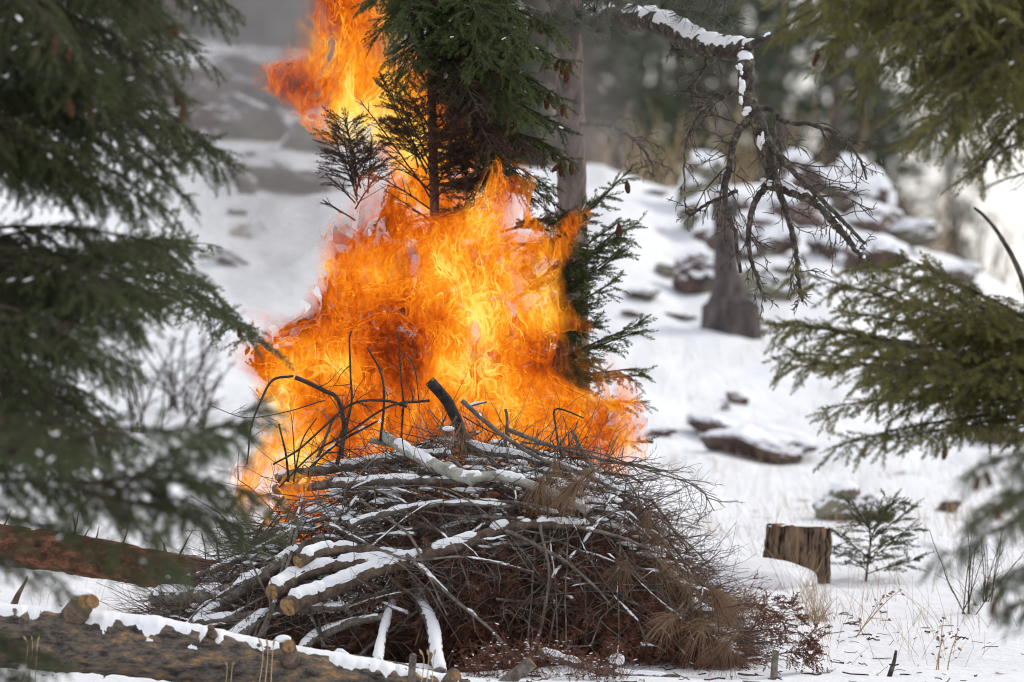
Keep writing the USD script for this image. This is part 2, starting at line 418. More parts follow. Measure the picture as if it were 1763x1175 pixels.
M["rock"] = usdkit.material(stage, "/World/Looks/rock", {
    "g": ("geometry", {}), "sep": ("separate_xyz", {}),
    "n": ("noise_texture", {"scale": 2.4, "detail": 8.0, "roughness": 0.65}),
    "n2": ("noise_texture", {"scale": 1.1, "detail": 3.0}),
    "n3": ("noise_texture", {"scale": 5.0, "detail": 5.0}),
    "red": ("rgb_ramp", {"ramp": [(0.3, (0.035, 0.024, 0.024)), (0.5, (0.105, 0.070, 0.064)), (0.75, (0.20, 0.138, 0.122))]}),
    "lich": ("rgb_ramp", {"ramp": [(0.3, (0.10, 0.095, 0.07)), (0.7, (0.29, 0.28, 0.21))]}),
    "lm": ("rgb_ramp", {"ramp": [(0.5, (0, 0, 0)), (0.62, (1, 1, 1))]}),
    "mixr": ("mix_color", {}),
    "add": ("math", {"math_type": "multiply_add", "value2": 0.9}),
    "sm": ("rgb_ramp", {"ramp": [(0.0, (0, 0, 0)), (0.93, (0, 0, 0)), (1.0, (1, 1, 1))]}),
    "mixs": ("mix_color", {"b": (0.84, 0.86, 0.90)}),
    "b": ("bump", {"strength": 0.9, "distance": 0.06}),
    "p": ("principled_bsdf", {"roughness": 0.85, "specular_ior_level": 0.25})},
    [("g.position", "n.vector"), ("g.position", "n2.vector"), ("g.position", "n3.vector"), ("n.fac", "red.fac"), ("n.fac", "lich.fac"), ("n2.fac", "lm.fac"), ("lm.color", "mixr.fac"),
     ("red.color", "mixr.a"), ("lich.color", "mixr.b"), ("g.true_normal", "sep.vector"), ("sep.z", "add.value1"), ("n3.fac", "add.value3"), ("add.value", "sm.fac"), ("sm.color", "mixs.fac"),
     ("mixr.result", "mixs.a"), ("mixs.result", "p.base_color"), ("n.fac", "b.height"), ("b.normal", "p.normal")], surface="p.BSDF")
M["flame"] = usdkit.material(stage, "/World/Looks/flame", {
    "heat": ("attribute", {"attribute": "warmth"}), "opac": ("attribute", {"attribute": "thickness"}),
    "g": ("geometry", {}), "map": ("mapping", {"scale": (1.0, 1.0, 0.42)}),
    "n": ("noise_texture", {"scale": 19.0, "detail": 4.5, "roughness": 0.55, "distortion": 1.1}),
    "nh": ("math", {"math_type": "multiply_add", "value2": 1.35, "value3": -0.675}),
    "h2": ("math", {"math_type": "add"}),
    "lw": ("layer_weight", {"blend": 0.5}),
    "edge": ("math", {"math_type": "power", "value2": 3.0}),
    "hsum": ("math", {"math_type": "multiply_add", "value2": 0.30}),
    "ramp": ("rgb_ramp", {"ramp": [(0.0, (0.10, 0.014, 0.004)), (0.2, (0.34, 0.042, 0.005)), (0.38, (0.72, 0.115, 0.006)), (0.60, (1.0, 0.27, 0.010)), (0.80, (1.15, 0.52, 0.035)), (1.0, (1.3, 0.90, 0.18))]}),
    "ofac": ("math", {"math_type": "multiply_add", "value2": 0.55, "value3": 0.16}),
    "onz": ("math", {"math_type": "multiply_add", "value2": 0.55}),
    "fac": ("math", {"math_type": "multiply", "use_clamp": True}),
    "em": ("emission", {"strength": 0.80}),
    "tr": ("transparent_bsdf", {}),
    "mix": ("mix_closure", {})},
    [("g.position", "map.vector"), ("map.vector", "n.vector"), ("n.fac", "nh.value1"), ("nh.value", "h2.value1"), ("heat.fac", "h2.value2"),
     ("lw.facing", "edge.value1"), ("edge.value", "hsum.value1"), ("h2.value", "hsum.value3"), ("hsum.value", "ramp.fac"), ("ramp.color", "em.color"),
     ("edge.value", "ofac.value1"), ("n.fac", "onz.value1"), ("ofac.value", "onz.value3"), ("onz.value", "fac.value1"), ("opac.fac", "fac.value2"), ("fac.value", "mix.fac"), ("tr.BSDF", "mix.closure1"), ("em.emission", "mix.closure2")], surface="mix.closure")

# ------------------------------------------------------------------ the ground
YB = [-400, 0, 30, 42, 46, 49, 54, 60, 66, 71]
ZB = [0.0, 0.0, 0.0, 0.08, 0.20, 0.36, 0.58, 0.88, 1.19, 1.62]
CX = [-60, -12, 0.4, 0.86, 1.46, 2.3, 2.82, 3.37, 3.9, 4.46, 4.8, 7, 60]
CZ = [4.6, 4.0, 3.65, 3.72, 3.50, 3.55, 3.50, 3.20, 2.85, 2.62, 2.40, 1.4, -3.0]


def terrain(x, y, bumps=True):
    x, y = np.asarray(x, float), np.asarray(y, float)
    z1 = np.interp(y, YB, ZB)
    c = np.interp(x, CX, CZ)
    tt = np.clip((y - 66) / 14.5, 0, 1)
    rise = 1.19 + (c - 1.19) * (0.45 * tt + 0.55 * tt * tt * (3 - 2 * tt))
    z = np.where(y < 66, z1, rise)
    left = smoothstep(-x, -0.6, 1.4)
    back = np.where(y > 80.5, c + (y - 80.5) * 0.050 - np.maximum(0, y - 104) * 0.10 - np.maximum(0, y - 160) * 0.03, z)
    fall = np.where(y > 80.5, c - 5.5 * smoothstep(y, 81, 112) - np.clip(y - 112, 0, 200) * 0.004, z)
    z = np.where(y > 80.5, left * back + (1 - left) * fall, z)
    z = z - 0.07 * np.clip(x, -1.5, 4) * smoothstep(y, 56, 66) * (1 - smoothstep(y, 74, 80))
    z = z + 0.62 * np.exp(-((x + 3.6) / 1.7) ** 2 - ((y - 60) / 4.0) ** 2)
    if bumps:
        q = np.stack([x, y, x * 0], -1)
        z = z + 0.16 * (fbm(q / 2.2, 3, 3) - 0.5) + 0.045 * (fbm(q / 0.45, 3, 9) - 0.5)
        steep = smoothstep(y, 60, 68)
        z = z + steep * (0.34 * (fbm(q / np.array([1.6, 3.0, 1]), 4, 21) - 0.5) + 0.10 * (fbm(q / np.array([0.3, 0.8, 1]), 3, 22) - 0.5))
    return z


def ground_row(px, d):
    """z of the snow at distance d below photo column px"""
    return float(terrain((px - 881.5) * K * d, d))


def hit(px, py, d0=50.0):
    """distance at which the line of sight through a photo point meets the snow (None past the crest)"""
    d = np.linspace(d0, 130, 1600)
    below = terrain((px - 881.5) * K * d, d) >= ZC - (py - 587.5) * K * d
    return float(d[np.argmax(below)]) if below.any() else None


def axis(*segs):
    return np.unique(np.concatenate([np.linspace(a, b, n) for a, b, n in segs]))


gx = axis((-900, -40, 14), (-40, -9, 22), (-9, -5.6, 22), (-5.6, 5.6, 190), (5.6, 9, 22), (9, 40, 22), (40, 900, 14))
gy = axis((-300, 20, 10), (20, 43, 14), (43, 62, 200), (62, 84, 190), (84, 125, 90), (125, 300, 40), (300, 2600, 14))
X, Y = np.meshgrid(gx, gy, indexing="ij")
Z = terrain(X, Y)
nx, ny = X.shape
i, j = np.meshgrid(np.arange(nx - 1), np.arange(ny - 1), indexing="ij")
f = np.stack([i * ny + j, (i + 1) * ny + j, (i + 1) * ny + j + 1, i * ny + j + 1], -1).reshape(-1, 4)
usdkit.mesh(stage, "/World/snowy_ground", (np.stack([X, Y, Z], -1).reshape(-1, 3), f), M["ground"], smooth=True)
tags(stage.GetPrimAtPath("/World/snowy_ground"), "snow covered hillside rising behind the burning brush pile", "ground", kind="structure")


# ------------------------------------------------------------------ rocks
def rock(px, py, w, h, d, label, seed, name="rock", flat=1.0, tilt=0.0, group=None, depth=1.0, sink=0.35, cap=0.0):
    rng = np.random.default_rng(seed)
    d = hit(px, py + h * 0.32) or d
    s = K * d
    c = P(px, py, d)
    ico = trimesh.creation.icosphere(4)
    v = np.array(ico.vertices)
    o = rng.random(3) * 50
    for _ in range(13):
        pn, pd = unit(rng.normal(size=3)), rng.uniform(.55, .85)
        v = v - pn * np.maximum(v @ pn - pd, 0)[:, None]
    v = v * 1.25
    v = v * (0.72 + 0.55 * fbm(v * 0.9 + o, 2, seed)[:, None])
    v += unit(v) * ((fbm(v * 3.0 + o, 4, seed + 1) - 0.5) * 0.34)[:, None]
    v = v * np.array([w * s / 2, w * s / 2 * 0.8 * depth, h * s / 2 / flat])
    ct, st = math.cos(tilt), math.sin(tilt)
    v = np.stack([v[:, 0] * ct + v[:, 2] * st, v[:, 1], -v[:, 0] * st + v[:, 2] * ct], 1)
    v += c
    t = Thing(name, label, "rock", c, group)
    t.part("stone", (v, ico.faces), "rock")
    if cap:
        n = trimesh.Trimesh(v, ico.faces, process=False).vertex_normals
        m = smoothstep(n[:, 2] + 1.1 * (fbm(v / 0.22, 3, seed) - 0.5), 0.40, 0.75)
        vs = v + n * ((m * 0.5 + 0.02) * cap * 0.2)[:, None] + np.array([0, 0, 1]) * (m * cap * .4)[:, None] - n * ((m < 0.02) * 0.05)[:, None]
        keep = (m[ico.faces] > 0.01).any(1)
        t.part("snow_cap", (vs, np.asarray(ico.faces)[keep]), "snow")


rock(1226, 738, 100, 36, 66.3, "dark reddish flat boulder end left of the long rock below the slope", 1, tilt=0.35, cap=0.02)
rock(1302, 766, 160, 62, 66.0, "long low brown and grey lichen covered rock in the snow", 2, tilt=0.12, cap=0.04)
rock(1270, 686, 36, 26, 69, "small dark pointed rock above the long low rock", 3, tilt=0.6)
rock(1250, 702, 16, 12, 69, "tiny dark rock left of the small pointed rock", 4)
rock(1438, 876, 96, 62, 59.6, "grey brown rock in the snow above the stump", 5, tilt=-0.25, cap=0.03)
rock(1508, 882, 74, 48, 59.8, "low mossy rock between the stump rock and the young fir", 6, tilt=0.3, cap=0.03)
rock(1634, 872, 44, 34, 60.5, "small grey rock in open snow right of the young fir", 7, cap=0.02)
rock(1135, 745, 50, 18, 66.5, "low dark rock beside the lower fir tips right of the fire", 8)
rock(1387, 764, 30, 28, 66, "small grey rock at the right end of the long rock", 9, cap=0.02)
rock(1720, 740, 110, 60, 66, "grey rock half hidden behind right hand fir boughs", 10, cap=0.05)
# the outcrop on the ridge
for k, (px, py, w, h, d, lab, cap) in enumerate([
        (1212, 322, 90, 86, 79, "tall snow capped red rock at the left end of the ridge outcrop", 0.16),
        (1232, 372, 110, 70, 78.4, "red and grey block below the tall capped rock", 0.08),
        (1385, 330, 74, 100, 79.4, "upright snow plastered rock in the middle of the ridge", 0.14),
        (1382, 368, 90, 62, 78.6, "reddish block beneath the upright plastered rock", 0.04),
        (1290, 420, 150, 70, 77.8, "snowy slab between the two red blocks", 0.12),
        (1460, 340, 130, 90, 80, "large rounded boulder under thick snow on the ridge", 0.22),
        (1500, 385, 90, 50, 79.6, "dark cleft rock below the large rounded boulder", 0.06),
        (1545, 400, 120, 40, 80, "low dark red rock right of the rounded boulder on the ridge", 0.05),
        (1130, 332, 40, 14, 79, "flat red stone showing through snow left of the outcrop", 0.0),
        (1205, 478, 80, 70, 74.5, "dark brown rock at the left of the snag foot", 0.03),
        (1310, 490, 130, 60, 75, "grey rock behind the hanging twigs", 0.06),
        (1620, 470, 120, 36, 79, "low stony edge far right on the ridge", 0.06),
        (1470, 440, 150, 60, 78, "snow covered ledge under the right part of the outcrop", 0.14)]):
    rock(px, py, w, h, d, lab, 40 + k, "outcrop_rock", cap=cap)
# rocks on the left slope
for k, (px, py, w, h, d, lab) in enumerate([
        (410, 205, 175, 100, 94, "large dark rock high on the smoky left slope"),
        (335, 215, 90, 60, 94, "dark rock left of the large smoky rock"),
        (350, 115, 240, 95, 101, "dark rock band under the smoke at top left"),
        (470, 125, 190, 100, 103, "uppermost dark outcrop behind the smoke plume"),
        (540, 235, 80, 80, 94, "dark rock behind the scorched tree top"),
        (480, 303, 210, 60, 86, "long dark ledge crossing the smoky left slope"),
        (425, 322, 30, 40, 85, "small upright stone below the long dark ledge"),
        (405, 364, 32, 18, 83, "small round stone in open snow above the fir bough"),
        (398, 446, 58, 28, 76, "short dark rock pointing down slope left of the fire"),
        (355, 440, 24, 16, 77, "small dark stone left of the short rock"),
        (1105, 505, 70, 22, 74, "low brown rock right of the flames"),
        (1150, 468, 40, 26, 76, "small dark stone left of the snag"),
        (1090, 540, 40, 20, 72, "small grey stone near the fir tips"),
        (1175, 545, 46, 14, 72, "thin flat stone in the snow under the snag")]):
    rock(px, py, w, h, d, lab, 70 + k, "slope_rock", tilt=(0.3, .1, .12, .2, .3, .22, 0, 0, .45, 0, 0, .2, 0, .1)[k])

# ------------------------------------------------------------------ brush pile layout
SIL = np.array([(230, 1120), (300, 1050), (350, 1005), (430, 950), (500, 880), (600, 815), (700, 775), (780, 750), (900, 768), (1000, 795), (1080, 830), (1120, 880), (1165, 950), (1205, 1010), (1250, 1075), (1295, 1125), (1330, 1165)], float)
DP, ZG = 49.2, 0.30


def crest(x):
    return np.interp(x, (SIL[:, 0] - 881.5) * K * DP, ZC - (SIL[:, 1] - 587.5) * K * DP)


def front(px, py, lift=0.03):
    """distance of the pile's front surface at a photo point"""
    x = (px - 881.5) * K * 48.6
    zt = crest(x) - ZG
    z = ZC - (py - 587.5) * K * 48.6 - ZG
    q = np.clip(z / max(zt, 0.05), 0, 1)
    return DP - 1.55 * math.sqrt(max(0, 1 - q * q)) - lift


def mound_z(x, y):
    return ZG + (crest(x) - ZG) * np.sqrt(np.clip(1 - ((y - DP) / 1.6) ** 2, 0, 1))


def on_pile(pts, lift=0.03, d=None):
    return np.array([P(p[0], p[1], (p[2] if len(p) > 2 else (d if d is not None else front(p[0], p[1], lift)))) for p in pts])


def log(pts, r0, r1, label, seed, mat="bark_grey", cat="log", name="cut_log", cover=0.85, thick=1.0, cut=True, lift=0.05, d=None, twigs=0, group=None, sides=12, snow=True, rough=0.5):
    """A cut or broken stem through photo points: wood, sawn end, snow along its top, and short twigs."""
    rng = np.random.default_rng(seed)
    ctrl = on_pile(pts, lift, d)
    if cut and d is None:      # the sawn end points out of the pile, towards the viewer
        for q, pull in ((0, .24), (1, .09)):
            ctrl[q] = P(pts[q][0], pts[q][1], ctrl[q][1] - pull)
    L = np.linalg.norm(np.diff(ctrl, axis=0), axis=1).sum()
    n = max(8, min(60, int(L / 0.03)))
    c = spline(ctrl, n)
    c[1:-1] += (fbm(c[1:-1] / 0.25 + seed, 2, seed)[:, None] - 0.5) * rng.normal(size=3) * 0.02
    r = np.linspace(r0, r1, n) * (0.92 + 0.16 * fbm(np.stack([np.linspace(0, L / 0.12, n), np.zeros(n) + seed, np.zeros(n)], 1), 2, seed))
    t = Thing(name, label, cat, c[len(c) // 2], group)
    t.part("wood", tubes(c[None], r[None], sides, True, rough * 0.5, seed), mat)
    if cut:
        t.part("sawn_end", disc(c[0], c[0] - c[1], r[0] * 0.97, seed), "cut", smooth=False)
    if twigs:
        t.part("side_twigs", lines_mesh(side_twigs(rng, (c, r), twigs, (0.12, 0.4), levels=2, n=6), 4), mat, kind="stuff")
    if snow and cover:
        t.part("snow", snow_on(c, r, seed, cover * .86, thick * .72), "snow", kind="stuff")
    return t


log([(495, 1046), (560, 1018), (640, 985), (720, 962), (800, 934), (880, 906), (990, 906), (1140, 925)], .052, .022, "longest sawn log on the front of the pile, lowest cut end, snow along it", 11, "bark_brown", cover=1.15, thick=1.15)
log([(468, 1020), (520, 988), (600, 972), (660, 968), (715, 975)], .047, .03, "shorter sawn log just above the longest one, ending left of it", 12, "bark_brown", cover=1.15, thick=1.2)
log([(512, 968), (560, 948), (620, 946), (700, 958)], .04, .025, "stubby sawn log above the two front logs on the pile", 13, "bark_brown", cover=1.15, thick=1.1)
log([(270, 1032), (340, 1025), (420, 1012), (490, 965), (560, 925)], .05, .032, "thick snowy log sticking out at the far left of the pile", 14, "bark_grey", thick=1.1, cut=False)
log([(310, 1090), (370, 1050), (430, 1010), (490, 960)], .034, .026, "grey leaning log beneath the thick snowy log", 15, "bark_grey", cut=False)
log([(375, 1125), (430, 1080), (490, 1045), (560, 1030)], .04, .03, "grey log rising from behind the fallen trunk into the pile", 16, "bark_grey", cut=False)
log([(280, 1000), (350, 990), (440, 950), (520, 905)], .022, .016, "thin snowy branch above the thick log at far left of the pile", 17, cut=False)
log([(330, 1075), (420, 1062), (500, 1050), (600, 1045)], .028, .02, "low snowy branch running under the front logs", 18, cut=False)
log([(637, 758), (700, 772), (760, 805), (815, 826)], .016, .04, "upper fork of the pale peeled branch crossing the pile top", 19, "pale_wood", cut=False, cover=0.1, name="peeled_branch", cat="branch", lift=0.22, rough=.15)
log([(662, 750), (720, 788), (790, 822), (860, 822), (940, 846), (1010, 880)], .030, .026, "pale grey barkless branch with snow on its lower half at the pile top", 20, "pale_wood", cut=False, cover=0.55, name="peeled_branch", cat="branch", lift=0.2, rough=.15)
log([(478, 826), (560, 808), (650, 795), (780, 778)], .032, .022, "long grey log lying level below the flames on the left shoulder of the pile", 21, cut=False, lift=.12)
log([(475, 842), (580, 836), (700, 826), (800, 830)], .027, .02, "grey log just under the long level log on the left shoulder", 22, cut=False, lift=.12)
log([(740, 656), (765, 686), (785, 722), (796, 755)], .034, .032, "charred stub standing up against the flames at the pile top", 23, "charred", name="charred_stub", cat="branch", cut=True, d=49.0, cover=0.1, twigs=2)
log([(708, 990, 48.1), (726, 1040, 47.8), (746, 1085, 47.5), (758, 1165, 47.0)], .034, .04, "snowy stem hanging straight down the dark face of the pile", 24, cut=False, cover=1.9, thick=.6)
log([(690, 1010, 48.0), (668, 1060, 47.7), (655, 1110, 47.35), (650, 1145, 47.1)], .028, .03, "second snowy stem left of the hanging one on the dark face", 25, cut=False, cover=1.8, thick=.6)
log([(515, 1125), (550, 1090), (600, 1072), (660, 1062)], .03, .022, "snow dusted branch behind the sawn stub of the fallen trunk", 26, cut=False)
log([(570, 1132), (650, 1142), (740, 1156), (800, 1168)], .03, .02, "snow covered log lying along the foot of the pile", 27, cut=False, d=47.2, thick=1.3)
log([(925, 1122), (980, 1140), (1060, 1160), (1170, 1168)], .028, .018, "snowy log at the lower right foot of the pile", 28, cut=False, d=47.1, cover=.9)
log([(1050, 1182), (1061, 1142)], .026, .024, "short upright stub with a round snow cap at the pile foot", 29, cut=False, d=47.2, name="stub", cat="stub", cover=0)
log([(916, 1140), (893, 1158), (865, 1182)], .035, .04, "grey broken stub leaning towards the viewer at bottom centre", 30, "bark_grey", cut=True, d=46.4, name="stub", cat="stub", cover=.5)
log([(1332, 1185), (1333, 1150), (1336, 1120)], .022, .018, "upright snow streaked stake right of the pile at the bottom edge", 31, "bark_grey", cut=False, d=47.2, name="stake", cat="stake", cover=0)
log([(1524, 1195), (1534, 1160), (1540, 1140), (1543, 1120)], .018, .008, "broken grey twig poking up at bottom right", 32, "lichen_bark", cut=False, d=47.4, name="broken_twig", cat="twig", cover=0)
log([(600, 905), (660, 885), (760, 868), (880, 872)], .02, .012, "snowy branch across the upper middle of the pile", 33, cut=False, lift=.1)
log([(800, 770), (900, 786), (1000, 812), (1060, 845)], .026, .015, "snow loaded branch curving down the right of the pile top", 34, cut=False, lift=.1, cover=1, thick=1.3)
log([(795, 690), (850, 738), (920, 785), (985, 812)], .014, .010, "straight bare pole slanting right from the charred stub", 35, "bark_grey", cut=False, d=48.6, cover=.3, twigs=5)
log([(870, 738), (960, 772), (1060, 796), (1150, 812)], .014, .006, "long thin branch along the right crest of the pile", 36, "bark_grey", cut=False, d=48.9, cover=.35, twigs=7)
log([(985, 742), (1010, 790), (1040, 830), (1085, 868)], .012, .01, "knobbly twig rising at the right crest of the pile", 37, "bark_grey", cut=False, d=48.7, cover=.4, twigs=5)
log([(1005, 720), (955, 705), (960, 750), (970, 790)], .004, .007, "hooked twig against the flames at the right", 38, "twig_dark", cut=False, d=48.9, cover=0, name="hooked_twig", cat="twig")
log([(805, 700), (838, 692)], .007, .005, "short peg of wood beside the charred stub", 39, "bark_grey", cut=False, d=48.7, cover=0.3, name="peg", cat="twig")
log([(870, 705), (872, 740), (868, 790)], .008, .011, "upright twig behind the right of the pile crest", 40, "bark_grey", cut=False, d=48.8, cover=0.2, name="upright_twig", cat="twig")
# the two long grey poles that lean on the left of the pile, and the thin ones on its face
for k, (pts, r, lab) in enumerate([
        ([(440, 1110), (470, 1040), (500, 930), (530, 830), (575, 720)], .017, "taller of two crossing grey poles leaning on the left of the pile"),
        ([(452, 1095), (480, 1020), (510, 920), (520, 850)], .014, "shorter grey pole crossing behind the taller pole"),
        ([(400, 1010), (455, 900), (560, 780), (650, 725)], .012, "bowed dark branch sweeping up to the flames on the left"),
        ([(700, 955), (780, 1030), (850, 1090), (880, 1130)], .013, "grey branch slanting down right across the pile face"),
        ([(870, 915), (960, 960), (1020, 1010), (1050, 1040)], .012, "forked grey branch on the right of the pile face"),
        ([(930, 905), (945, 980), (940, 1040)], .010, "thin grey branch hanging straight down at pile centre"),
        ([(560, 900), (690, 960), (800, 960), (920, 985)], .009, "thin grey bowed branch over the front logs"),
        ([(980, 905), (1080, 930), (1180, 985), (1260, 1060)], .011, "long arching branch at the right flank of the pile"),
        ([(620, 860), (700, 920), (740, 1000), (770, 1060)], .010, "grey branch falling from the pile top to the hanging stem")]):
    log(pts, r, r * 0.5, lab, 60 + k, "bark_grey" if k != 2 else "twig_dark", cut=False, cover=.3, twigs=9, lift=.12, name="leaning_branch", cat="branch", sides=8)

# bare branches silhouetted on the flames
for k, (pts, r, lab, tw) in enumerate([
        ([(425, 800), (430, 740), (448, 690), (470, 655), (505, 648)], .008, "hooped bare branch on the left edge of the flames", 6),
        ([(508, 650), (555, 672), (582, 690), (592, 740), (580, 800)], .013, "crooked branch with a bent elbow before the left flames", 8),
        ([(605, 570), (606, 640), (600, 720), (590, 790)], .008, "straight upright sapling stem before the flames", 5),
        ([(632, 598), (655, 640), (662, 690), (655, 760)], .008, "wavy grey twig right of the upright sapling stem", 5),
        ([(686, 572), (690, 640), (694, 700), (690, 760)], .006, "thin dark upright twig before the darkest flames", 5),
        ([(722, 700), (715, 640), (700, 610)], .004, "fine twig left of the charred stub", 4),
        ([(480, 730), (492, 780), (496, 830)], .008, "short upright stick low on the left of the flames", 2),
        ([(545, 720), (520, 760), (505, 830)], .005, "fine forked twig low on the left of the flames", 5),
        ([(470, 800), (520, 770), (600, 700), (660, 690), (700, 700)], .010, "long dark bough arching over the left shoulder of the pile", 12),
        ([(480, 840), (540, 780), (600, 745), (670, 700), (740, 690)], .009, "second dark bough arching below the first one", 12),
        ([(365, 700), (430, 720), (520, 700), (560, 690)], .004, "thin drooping twig spray at the left fringe of the flames", 10)]):
    log(pts, r * .6 if k not in (1,) else r, r, lab, 90 + k, "twig_dark", cut=False, cover=0.12 if k in (1, 8) else 0, twigs=tw, d=48.95 - 0.02 * k, name="bare_branch", cat="branch", sides=6)

# many more branches of the pile
rngp = np.random.default_rng(77)
PILE_LABEL = "thin grey dead branch caught in the snowy brush pile"
for k in range(150):
    x = rngp.uniform(-1.75, 1.45)
    y = DP - 1.5 * math.sqrt(rngp.random()) if rngp.random() < 0.8 else DP + 0.5 * rngp.random()
    z = mound_z(x, y)
    if z < ZG + 0.12:
        continue
    z -= rngp.random() ** 2 * 0.25
    # lie along the mound: mostly sideways and down the slope
    e = 0.06
    gxz = (mound_z(x + e, y) - mound_z(x - e, y)) / (2 * e)
    gyz = (mound_z(x, y + e) - mound_z(x, y - e)) / (2 * e)
    a = rngp.normal(0, 1.1) + (math.pi if rngp.random() < 0.5 else 0)
    dx, dy = math.cos(a), math.sin(a) * 0.6
    d = unit([dx, dy, np.clip(gxz * dx + gyz * dy, -1.2, 1.2)])
    L = rngp.uniform(0.5, 1.3)
    c = grow(rngp, np.array([x, y, z]) - d * L / 2, d, L, 14, 0.07, -0.015)
    lim = mound_z(c[:, 0], c[:, 1]) + 0.10
    c[:, 2] = np.minimum(c[:, 2], np.maximum(lim, ZG + 0.05))
    c[:, 2] = np.maximum(c[:, 2], terrain(c[:, 0], c[:, 1], False) + 0.02)
    r0 = rngp.choice([0.006, 0.009, 0.012, 0.018], p=[.35, .35, .2, .1])
    r = np.linspace(r0, r0 * 0.4, 14)
    t = Thing("dead_branch", PILE_LABEL, "branch", c[7], "dead branches of the brush pile")
    t.part("wood", join([tubes(c[None], r[None], 6, True), lines_mesh(side_twigs(rngp, (c, r), 7, (0.2, 0.5), levels=2, n=6, grav=-0.03), 3)]), "bark_grey" if rngp.random() < .6 else "twig")
    if z > crest(x) - 0.7 or rngp.random() < 0.15:
        t.part("snow", snow_on(c, r * 1.15, 200 + k, 0.34, 0.7), "snow", kind="stuff")

# tangle of fine twigs inside and over the pile
rngt = np.random.default_rng(5)
lines = []


def pile_point(rng, shell=0.5):
    while True:
        x, y = rng.uniform(-2.0, 1.75), DP + rng.uniform(-1.55, 0.9)
        t = terrain(x, y, False)
        z = mound_z(x, y)
        if z > t + 0.06:
            return np.array([x, y, t + (z - t) * (1 - shell * rng.random() ** 1.5)])


for k in range(3600):
    p = pile_point(rngt, 0.9)
    out = unit([p[0] * 0.5, (p[1] - DP) * 0.5, 0.1])
    d = unit(out + rngt.normal(size=3) * np.array([1.1, 0.6, 0.5]))
    L = rngt.uniform(0.15, 0.5)
    lines.append((grow(rngt, p, d, L, 6, 0.16, -0.05, rngt.normal() * 0.08), np.linspace(rngt.uniform(.0018, .0042), .0011, 6)))
for k in range(800):        # long pale twigs lying over the front
    p = pile_point(rngt, 0.12)
    if p[1] > DP + .2:
        continue
    d = unit(np.array([p[0] * .6 + rngt.normal() * .8, -.15 + rngt.normal() * .3, rngt.normal() * .55 - .1]))
    L = rngt.uniform(0.3, 0.8)
    g = grow(rngt, p - d * L * .4, d, L, 9, 0.09, -0.03, rngt.normal() * 0.07)
    lines.append((g, np.linspace(rngt.uniform(.0025, .0055), .0014, 9)))
sub = []
for ln in lines[::2]:
    sub += side_twigs(rngt, ln, 3, (0.25, 0.6), n=6, grav=-0.04)
allt = lines + sub
t = Thing("twig_tangle", "tangle of fine dead twigs filling the brush pile", "twigs", (-0.2, DP, ZG), kind="stuff")
t.part("grey_twigs", lines_mesh(allt[::2], 3), "twig_pale", smooth=False, kind="stuff")
t.part("brown_twigs", lines_mesh(allt[1::2], 3), "twig_dark", smooth=False, kind="stuff")
# dead red needles, instanced shoots
red = [(needle_twig(300 + q, 0.13, 46, 0.021, 0.0026, (35, 80), 1.0, 0.15, stem=0.0014), "needle_red") for q in range(4)]
pos, dirs = [], []
cand = np.stack([rngt.uniform(-2.0, 1.75, 60000), DP + rngt.uniform(-1.55, 0.9, 60000)], 1)
ct_, cm_ = terrain(cand[:, 0], cand[:, 1], False), mound_z(cand[:, 0], cand[:, 1])
cand = np.column_stack([cand, ct_ + (cm_ - ct_) * (1 - 0.97 * rngt.random(60000))])[cm_ > ct_ + 0.06][:22000]
for p, patch in zip(cand, fbm(cand / 0.22, 2, 4) > 0.45):
    px_ = p[0] / (K * p[1]) + 881.5
    py_ = (ZC - p[2]) / (K * p[1]) + 587.5
    dens = 0.25 + 0.75 * smoothstep(px_, 560, 800) * smoothstep(py_, 800, 900)
    dens *= 0.35 + 0.65 * patch
    if rngt.random() > dens:
        continue
    pos.append(p)
    dirs.append(unit([p[0] * 0.3 + rngt.normal() * 0.8, -0.5 + rngt.normal() * 0.5, -0.5 + rngt.normal() * 0.5]))
pos, dirs = np.array(pos), np.array(dirs)
t = Thing("dead_needles", "rusty brown dead fir needles hanging through the brush pile", "needles", (0, DP, ZG), kind="stuff")
t.scatter("needle_shoots", red, (pos, frames(dirs, None, rngt), rngt.uniform(0.8, 1.6, len(pos)), rngt.integers(0, 4, len(pos))))
# snow caught among the twigs
blob = trimesh.creation.icosphere(2)
blobs = []
for q in range(4):
    bv = np.array(blob.vertices)
    bv = bv * (0.7 + 0.6 * fbm(bv * 1.3 + q * 9, 2, q)[:, None]) * np.array([1, 0.75, 0.42])
    blobs.append(((bv, np.asarray(blob.faces)), "snow"))
pos, sc = [], []
for k in range(1500):
    x, y = rngt.uniform(-1.9, 1.6), DP + rngt.uniform(-1.4, 0.3)
    z = mound_z(x, y)
    if z < terrain(x, y) + 0.08:
        continue
    top = smoothstep(z, crest(x) - 0.62, crest(x) - 0.05)
    if rngt.random() > 0.10 + 0.9 * top:
        continue
    if fbm(np.array([[x / .18, y / .18, 3.0]]), 2, 8)[0] < 0.47:
        continue
    pos.append([x, y, z - rngt.random() * 0.05])
    s = rngt.uniform(0.010, 0.034) * (0.6 + 0.6 * top)
    sc.append([s * rngt.uniform(1, 2.6), s * 1.2, s])
pos, sc = np.array(pos), np.array(sc)
a = rngt.normal(0, 0.7, len(pos))
t = Thing("snow_lumps", "small patches of snow caught on top of the brush pile", "snow", (0, DP, ZG), kind="stuff")
t.scatter("snow_patches", blobs, (pos, frames(np.stack([np.cos(a), np.sin(a), a * 0 - 0.1], 1)), sc, rngt.integers(0, 4, len(pos))))


